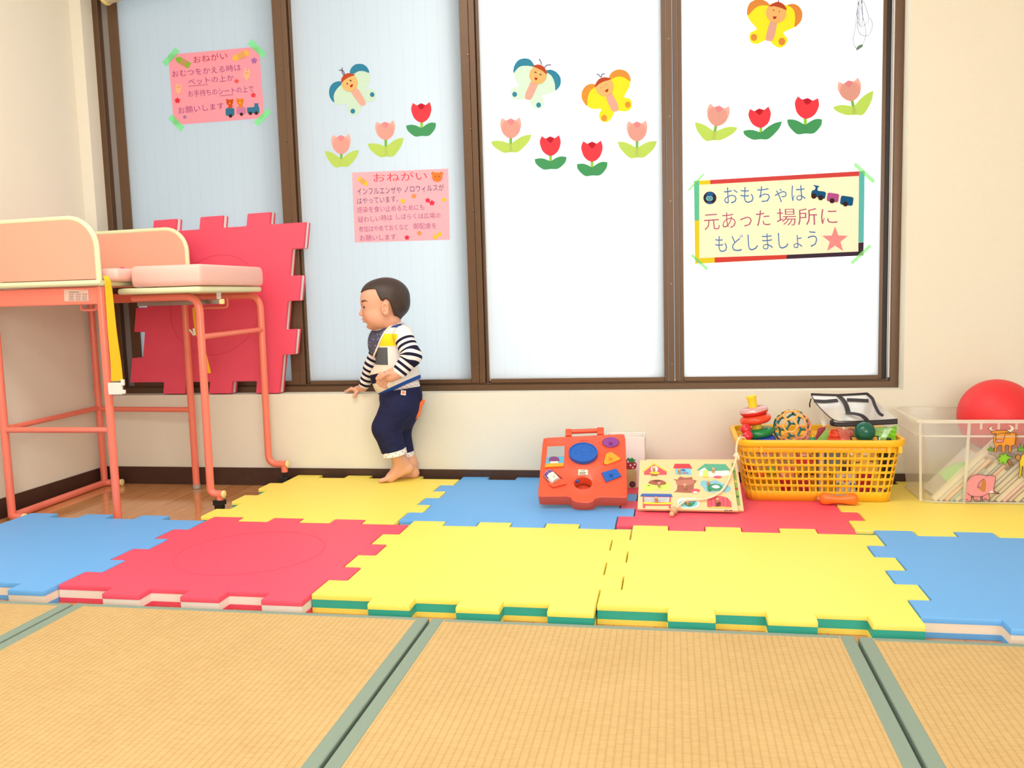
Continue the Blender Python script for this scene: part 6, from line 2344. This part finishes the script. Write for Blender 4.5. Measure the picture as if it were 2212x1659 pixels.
MB().ball(b2, .0064, 18, 12).build('end_bead', M('pale_wood', (226, 184, 136), .5, noise=.1, nscale=80), rp_, smooth=True)

# ---- orange phone-like toy in front of the basket
oo = atZ(*C5(905, 930), HM + .001)
ot = thing('orange_toy', 'small bone-shaped orange toy lying in front of the yellow basket', 'toy', oo)
m_or = M('orange_toy_plastic', (248, 116, 32), .28)
xa, xb = atY(*C5(764, 890), oo[1])[0], atY(*C5(1040, 890), oo[1])[0]
zc_ = HM + .001
vs, fs = [], []
NS = 26
for i in range(NS + 1):
    t = i / NS
    x = xa + (xb - xa) * t
    e = min(t, 1 - t)
    endr = math.sqrt(max(0, 1 - (1 - min(e / .13, 1)) ** 2))
    top_ = (.0300 if t < .5 else .0305) - .0045 * math.sin(math.pi * min(max((t - .12) / .76, 0), 1)) ** 2 * (1 if t > .3 else .6)
    bot_ = .0045 * math.sin(math.pi * min(max((t - .1) / .8, 0), 1)) ** 2
    hh, hc_ = (top_ - bot_) / 2, (top_ + bot_) / 2
    for k in range(20):
        a = 2 * math.pi * k / 20
        ca, sa = math.cos(a), math.sin(a)
        q_ = (abs(ca) ** 3 + abs(sa) ** 3) ** (-1 / 3)
        vs.append((x, oo[1] + .013 + .0135 * ca * q_ * (.3 + .7 * endr), zc_ + hc_ + hh * sa * q_ * (.25 + .75 * endr)))
for i in range(NS):
    for k in range(20):
        l = (k + 1) % 20
        fs.append((i * 20 + k, i * 20 + l, (i + 1) * 20 + l, (i + 1) * 20 + k))
fs += [tuple(range(20)), tuple(NS * 20 + k for k in range(20))[::-1]]
bm_ = MB().add(vs, fs).build('toy_body', m_or, ot, smooth=60)
MB().ball((xa - .002, oo[1] + .013, zc_ + .0145), (.006, .005, .0065), 14, 10).build('end_knob', paint((190, 120, 80), .4), ot, smooth=True)
lb_ = MB()
for i, (x0, x1) in enumerate(((792, 806), (810, 822), (826, 840), (846, 858), (872, 895), (900, 922), (928, 944), (950, 962))):
    lb_.prism([atY(*C5(x, y), oo[1] + .004) + np.array((0, 0, .001)) for x, y in ((x0, 862), (x1, 862), (x1, 853), (x0, 853))], (0, .001, .0006))
lb_.build('printed_letters', paint((150, 140, 130), .5), bm_)
MB().ball((xa + .010, oo[1] + .0012, zc_ + .017), (.0022, .0012, .0022), 10, 6).build('screw_cap', paint((252, 160, 90), .3), bm_, smooth=True)

# ------------------------------------------------------------------ clear storage bin with animal stickers
C9 = crop(1930, 810, 282 / 1559)
m_pp = mixmat('milky_polypropylene', (250, 248, 240), .67, .07, .22, .55)
m_pp2 = mixmat('milky_polypropylene_rib', (252, 250, 242), .28, .08, .22, .55)
bn = thing('storage_bin', 'clear plastic storage bin with animal stickers at the right edge', 'storage bin', (1.57, .97, HM))
TX0, TX1, TY0, TY1, TZB = 1.300, 1.845, .831, 1.084, .2505
BX0, BX1, BY0, BY1, BZB = 1.326, 1.819, .858, 1.062, HM + .001


def bin_loop(t, g=0.0, n=64):
    """outline at height t (0 bottom, 1 top), g outwards"""
    L_, _ = rounded_loop(BX0 + (TX0 - BX0) * t - g, BX1 + (TX1 - BX1) * t + g, BY0 + (TY0 - BY0) * t - g, BY1 + (TY1 - BY1) * t + g, .024 + g, np.linspace(0, 1, n + 1)[:-1])
    z = BZB + (TZB - BZB) * t
    return [(p[0], p[1], z) for p in L_]


def loft(loops, closed=False):
    n = len(loops[0])
    vs = [p for l in loops for p in l]
    fs = []
    m = len(loops)
    for k in range(m if closed else m - 1):
        k2 = (k + 1) % m
        fs += [(k * n + i, k * n + (i + 1) % n, k2 * n + (i + 1) % n, k2 * n + i) for i in range(n)]
    return MB().add(vs, fs)


wl = loft([bin_loop(t) for t in (0, .5, .82, 1.0)])
b0_ = bin_loop(0)
wl.add(b0_, [tuple(range(64))[::-1]])
wo = wl.build('bin_wall', m_pp, bn, smooth=30)
def dz(lp, d): return [(p[0], p[1], p[2] + d) for p in lp]
loft([bin_loop(1.0, .0), dz(bin_loop(1.0, .006), -.001), dz(bin_loop(1.0, .0065), -.006), dz(bin_loop(1.0, .0085), -.0062), dz(bin_loop(1.0, .0085), .0012), dz(bin_loop(1.0, -.001), .0018)], True).build('bin_rim', m_pp2, bn, smooth=40)
loft([dz(bin_loop(.80, .0002), 0), dz(bin_loop(.80, .0028), .0008), dz(bin_loop(.815, .0028), .001), dz(bin_loop(.815, .0002), .002)], True).build('side_band', m_pp2, bn, smooth=40)
loft([dz(bin_loop(.0, .0002), .0008), dz(bin_loop(.0, .0032), .001), dz(bin_loop(.012, .0032), .001), dz(bin_loop(.012, .0002), .002)], True).build('foot_band', m_pp2, bn, smooth=40)
fo = np.array((0, (TY0 + BY0) / 2, (TZB + BZB) / 2))
FN = nrm((0, -(TZB - BZB), -(BY0 - TY0)))
FN = np.array((0, FN[1], FN[2]))
FB = Face(np.array((1.5, TY0, TZB)) + FN * .0004, FN, C9)
for (x0, y0, x1, y1, w0) in ((905, 556, 838, 1535, 17), (318, 560, 322, 1500, 14), (1047, 562, 1042, 648, 14), (1257, 562, 1252, 648, 14), (1468, 562, 1464, 648, 14)):
    MB().prism([FB.P(x0 - w0, y0), FB.P(x0 + w0, y0), FB.P(x1 + w0, y1), FB.P(x1 - w0, y1)], FN * .003).build('rib', m_pp2, bn)

# stickers on its front
m_line = paint((50, 36, 34), .5)


def sticker(nm, shapes, lines, layers=0):
    root = None
    for i, (pts, c) in enumerate(shapes):
        h = .0006 + .00035 * (i + layers)
        o = MB().prism([FB.P(x, y, h) for x, y in pts], FN * .0003).build(nm if root is None else 'sticker_detail', paint(c, .4, 'sticker'), bn if root is None else root)
        root = root or o
    mb = MB()
    for pts in lines:
        mb.tube([FB.P(x, y, .0012 + .00035 * len(shapes)) for x, y in pts], .00052, 5)
    mb.build('sticker_outline', m_line, root, smooth=True)
    return root


ell9 = spline([(868, 1370), (865, 1310), (900, 1240), (960, 1198), (1040, 1188), (1110, 1204), (1150, 1198), (1218, 1215), (1212, 1290), (1200, 1360), (1215, 1395), (1268, 1412), (1230, 1420), (1180, 1412), (1140, 1415), (1148, 1480), (1070, 1490), (1062, 1455), (1040, 1460), (1040, 1498), (965, 1500), (958, 1460), (930, 1455), (925, 1505), (845, 1508), (850, 1440)], 4)
sticker('elephant_sticker', [(ell9, (232, 150, 164)), (spline([(1082, 1248), (1050, 1290), (1042, 1345), (1020, 1360), (1085, 1395), (1105, 1330), (1100, 1260)], 4), (196, 128, 70)), ([(1140, 1400), (1180, 1378), (1192, 1410), (1150, 1415)], (248, 240, 232))],
        [ell9 + [ell9[0]], spline([(1085, 1240), (1030, 1280), (1008, 1350), (1040, 1330)], 4, closed=False), spline([(885, 1410), (920, 1440), (990, 1452), (1060, 1450), (1130, 1415)], 4, closed=False), spline([(1200, 1390), (1225, 1412), (1268, 1410)], 4, closed=False), [(865, 1490), (880, 1482), (895, 1495)], [(975, 1488), (990, 1480), (1005, 1492)], [(1085, 1478), (1100, 1470), (1112, 1482)]])
oxb = spline([(1195, 735), (1220, 715), (1340, 690), (1440, 690), (1462, 720), (1455, 800), (1440, 840), (1408, 845), (1405, 915), (1375, 915), (1380, 845), (1335, 842), (1330, 918), (1296, 915), (1295, 845), (1262, 842), (1235, 870), (1232, 918), (1202, 915), (1215, 850), (1198, 800)], 3)
oxh = spline([(1170, 690), (1180, 672), (1225, 665), (1340, 662), (1398, 690), (1380, 708), (1340, 700), (1312, 790), (1295, 803), (1235, 802), (1220, 785), (1225, 700), (1190, 702)], 3)
sticker('ox_sticker', [(oxb, (240, 158, 50)), (spline([(1460, 695), (1485, 700), (1490, 790), (1475, 850), (1460, 830), (1468, 760)], 3), (176, 112, 60)), (oxh, (240, 158, 50)), (rrect(1265, 786, 84, 38, 12), (240, 160, 160)), (spline([(1170, 665), (1140, 650), (1150, 620), (1190, 608), (1170, 632), (1185, 655), (1225, 660)], 4), (238, 228, 212)), (spline([(1345, 660), (1395, 655), (1400, 625), (1375, 600), (1425, 615), (1438, 655), (1405, 685)], 4), (238, 228, 212))],
        [oxb + [oxb[0]], oxh + [oxh[0]], spline([(1170, 665), (1138, 650), (1150, 620), (1190, 608)], 4, closed=False), spline([(1345, 658), (1360, 660)], 2, closed=False), spline([(1438, 655), (1405, 685)], 2, closed=False), spline([(1225, 770), (1300, 768)], 2, closed=False), [(1258, 684), (1260, 686)], [(1290, 683), (1292, 685)], [(1243, 786), (1246, 789)], [(1288, 786), (1291, 789)]])
lf = [(1228, 1000), (1278, 975), (1272, 940), (1310, 955), (1345, 925), (1358, 965), (1432, 985), (1370, 1005), (1355, 1040), (1330, 1082), (1310, 1040), (1252, 1065), (1265, 1015)]
sticker('palm_sticker', [(lf, (140, 206, 52)), ([(1362, 1025), (1395, 1018), (1438, 1080), (1390, 1090)], (186, 132, 84))], [lf + [lf[0]], [(1362, 1025), (1395, 1018), (1438, 1080), (1390, 1090), (1362, 1025)], [(1375, 1050), (1418, 1048)], [(1385, 1072), (1430, 1068)]])
for (x, y, s_) in ((1165, 905, 1.0), (1540, 912, 1.5)):
    gr = [(x - 35 * s_, y), (x - 38 * s_, y - 35 * s_), (x - 18 * s_, y - 18 * s_), (x - 15 * s_, y - 66 * s_), (x, y - 25 * s_), (x + 12 * s_, y - 60 * s_), (x + 12 * s_, y - 20 * s_), (x + 35 * s_, y - 38 * s_), (x + 30 * s_, y)]
    sticker('grass_sticker', [(gr, (110, 176, 56))], [gr + [gr[0]]])
gb = spline([(1520, 985), (1545, 950), (1600, 925), (1700, 930), (1740, 990), (1730, 1090), (1720, 1210), (1690, 1215), (1690, 1110), (1600, 1090), (1572, 1110), (1575, 1215), (1548, 1220), (1548, 1120), (1540, 1090), (1520, 1215), (1495, 1218), (1510, 1110), (1505, 1030)], 3)
sticker('yellow_animal_sticker', [(gb, (236, 206, 50)), (ellipse(1490, 985, 32, 34, 18), (196, 140, 84))], [gb + [gb[0]], ellipse(1490, 985, 32, 34, 18) + [(1522, 985)]])

# ---- books inside the bin, leaning to the right
bk_n = [0]


def book(x, L, th, dep, colr, lab, ang=46.5, z=HM + .0035, page=(236, 224, 200), y0=.861):
    a = math.radians(ang)
    d, nn = np.array((math.cos(a), 0, math.sin(a))), np.array((-math.sin(a), 0, math.cos(a)))
    # (x, z) is the lowest corner: the bottom right edge of the leaning book
    o = np.array((x, y0, z))
    t = thing('picture_book', lab, 'book', o, 'books leaning in the clear bin')
    D = np.array((0, dep, 0))
    c_ = .0016

    def slab(mb, s0, s1, h0, h1, g0=0.0, g1=1.0):
        A = o + d * s0 + nn * h0 + D * g0
        return mb.obox(A + d * (s1 - s0) / 2 + nn * (h1 - h0) / 2 + D * (g1 - g0) / 2, d * (s1 - s0) / 2, D * (g1 - g0) / 2, nn * (h1 - h0) / 2)
    mb = MB()
    slab(mb, 0, L, 0, c_)
    slab(mb, 0, L, th - c_, th)
    slab(mb, 0, c_, c_, th - c_)
    mb.build('cover', paint(colr, .45, 'cover'), t)
    mp_ = MB()
    slab(mp_, c_, L - .002, c_, th - c_, .0 + .002 / dep, 1 - .003 / dep)
    mp_.build('pages', paint(page, .85, 'pages'), t)


BK = [(1.3430, .238, .0150, .011, (228, 216, 188), 'tall cream picture book first at the left inside the bin'),
      (1.3560, .155, .0085, .150, (216, 208, 196), 'pale grey book second from the left in the bin'),
      (1.3705, .152, .0098, .150, (238, 160, 108), 'peach covered book third from the left in the bin'),
      (1.3815, .120, .0070, .150, (110, 186, 176), 'thin teal book after the peach one in the bin'),
      (1.3950, .150, .0092, .150, (232, 222, 190), 'cream book between the teal book and the blue book'),
      (1.4060, .150, .0070, .011, (82, 150, 166), 'blue green book beside the orange one in the bin'),
      (1.4195, .140, .0090, .150, (240, 112, 62), 'bright orange book near the elephant sticker'),
      (1.4330, .115, .0090, .150, (240, 226, 196), 'ivory book just right of the bright orange book'),
      (1.4490, .200, .0108, .010, (86, 104, 132), 'tall slate blue book behind the palm sticker'),
      (1.4640, .135, .0100, .150, (222, 206, 176), 'beige book under the palm sticker'),
      (1.4790, .140, .0102, .150, (122, 92, 84), 'brown book right of the elephant trunk'),
      (1.4950, .150, .0110, .150, (238, 226, 204), 'ivory book right of the brown one in the bin'),
      (1.5090, .150, .0094, .150, (226, 130, 170), 'pink edged book near the yellow animal sticker'),
      (1.5230, .140, .0092, .150, (134, 84, 88), 'maroon book beside the pink edged book'),
      (1.5390, .130, .0110, .150, (232, 214, 170), 'straw coloured book at the right edge of view in the bin'),
      (1.5550, .125, .0100, .150, (70, 92, 128), 'navy book at the right edge of view in the bin')]
for b in BK:
    book(b[0] + .012, *b[1:])
# green booklet lying on the tall cream book
a = math.radians(46.5)
d, nn = np.array((math.cos(a), 0, math.sin(a))), np.array((-math.sin(a), 0, math.cos(a)))
o = np.array((1.3550, .861, HM + .0035)) + nn * .0156 + d * .055
t = thing('picture_book', 'light green booklet lying on the tall cream book in the bin', 'book', o, 'books leaning in the clear bin')
MB().prism([o, o + d * .080, o + d * .080 + nn * .0022, o + nn * .0022], (0, .012, 0)).build('pages', paint((240, 230, 216), .85, 'pages'), t)
g0 = o + nn * .0023
MB().prism([g0 + d * .002, g0 + d * .078, g0 + d * .045 + nn * .020, g0 + d * .004 + nn * .030], (0, .010, 0)).build('cover', paint((150, 204, 128), .5, 'cover'), t)

# ---- red ball on top of the books
bcx = atY(*C9(1235, 484), .966)
rb_ = thing('exercise_ball', 'large red rubber ball resting in the clear storage bin', 'ball', bcx - np.array((0, 0, 0.0970)))
MB().ball(bcx, 0.0970, 48, 32).build('rubber_ball', M('matt_red_rubber', (226, 44, 50), .5, noise=.05, nscale=160, bump=.15, bscale=700), rb_, smooth=True)
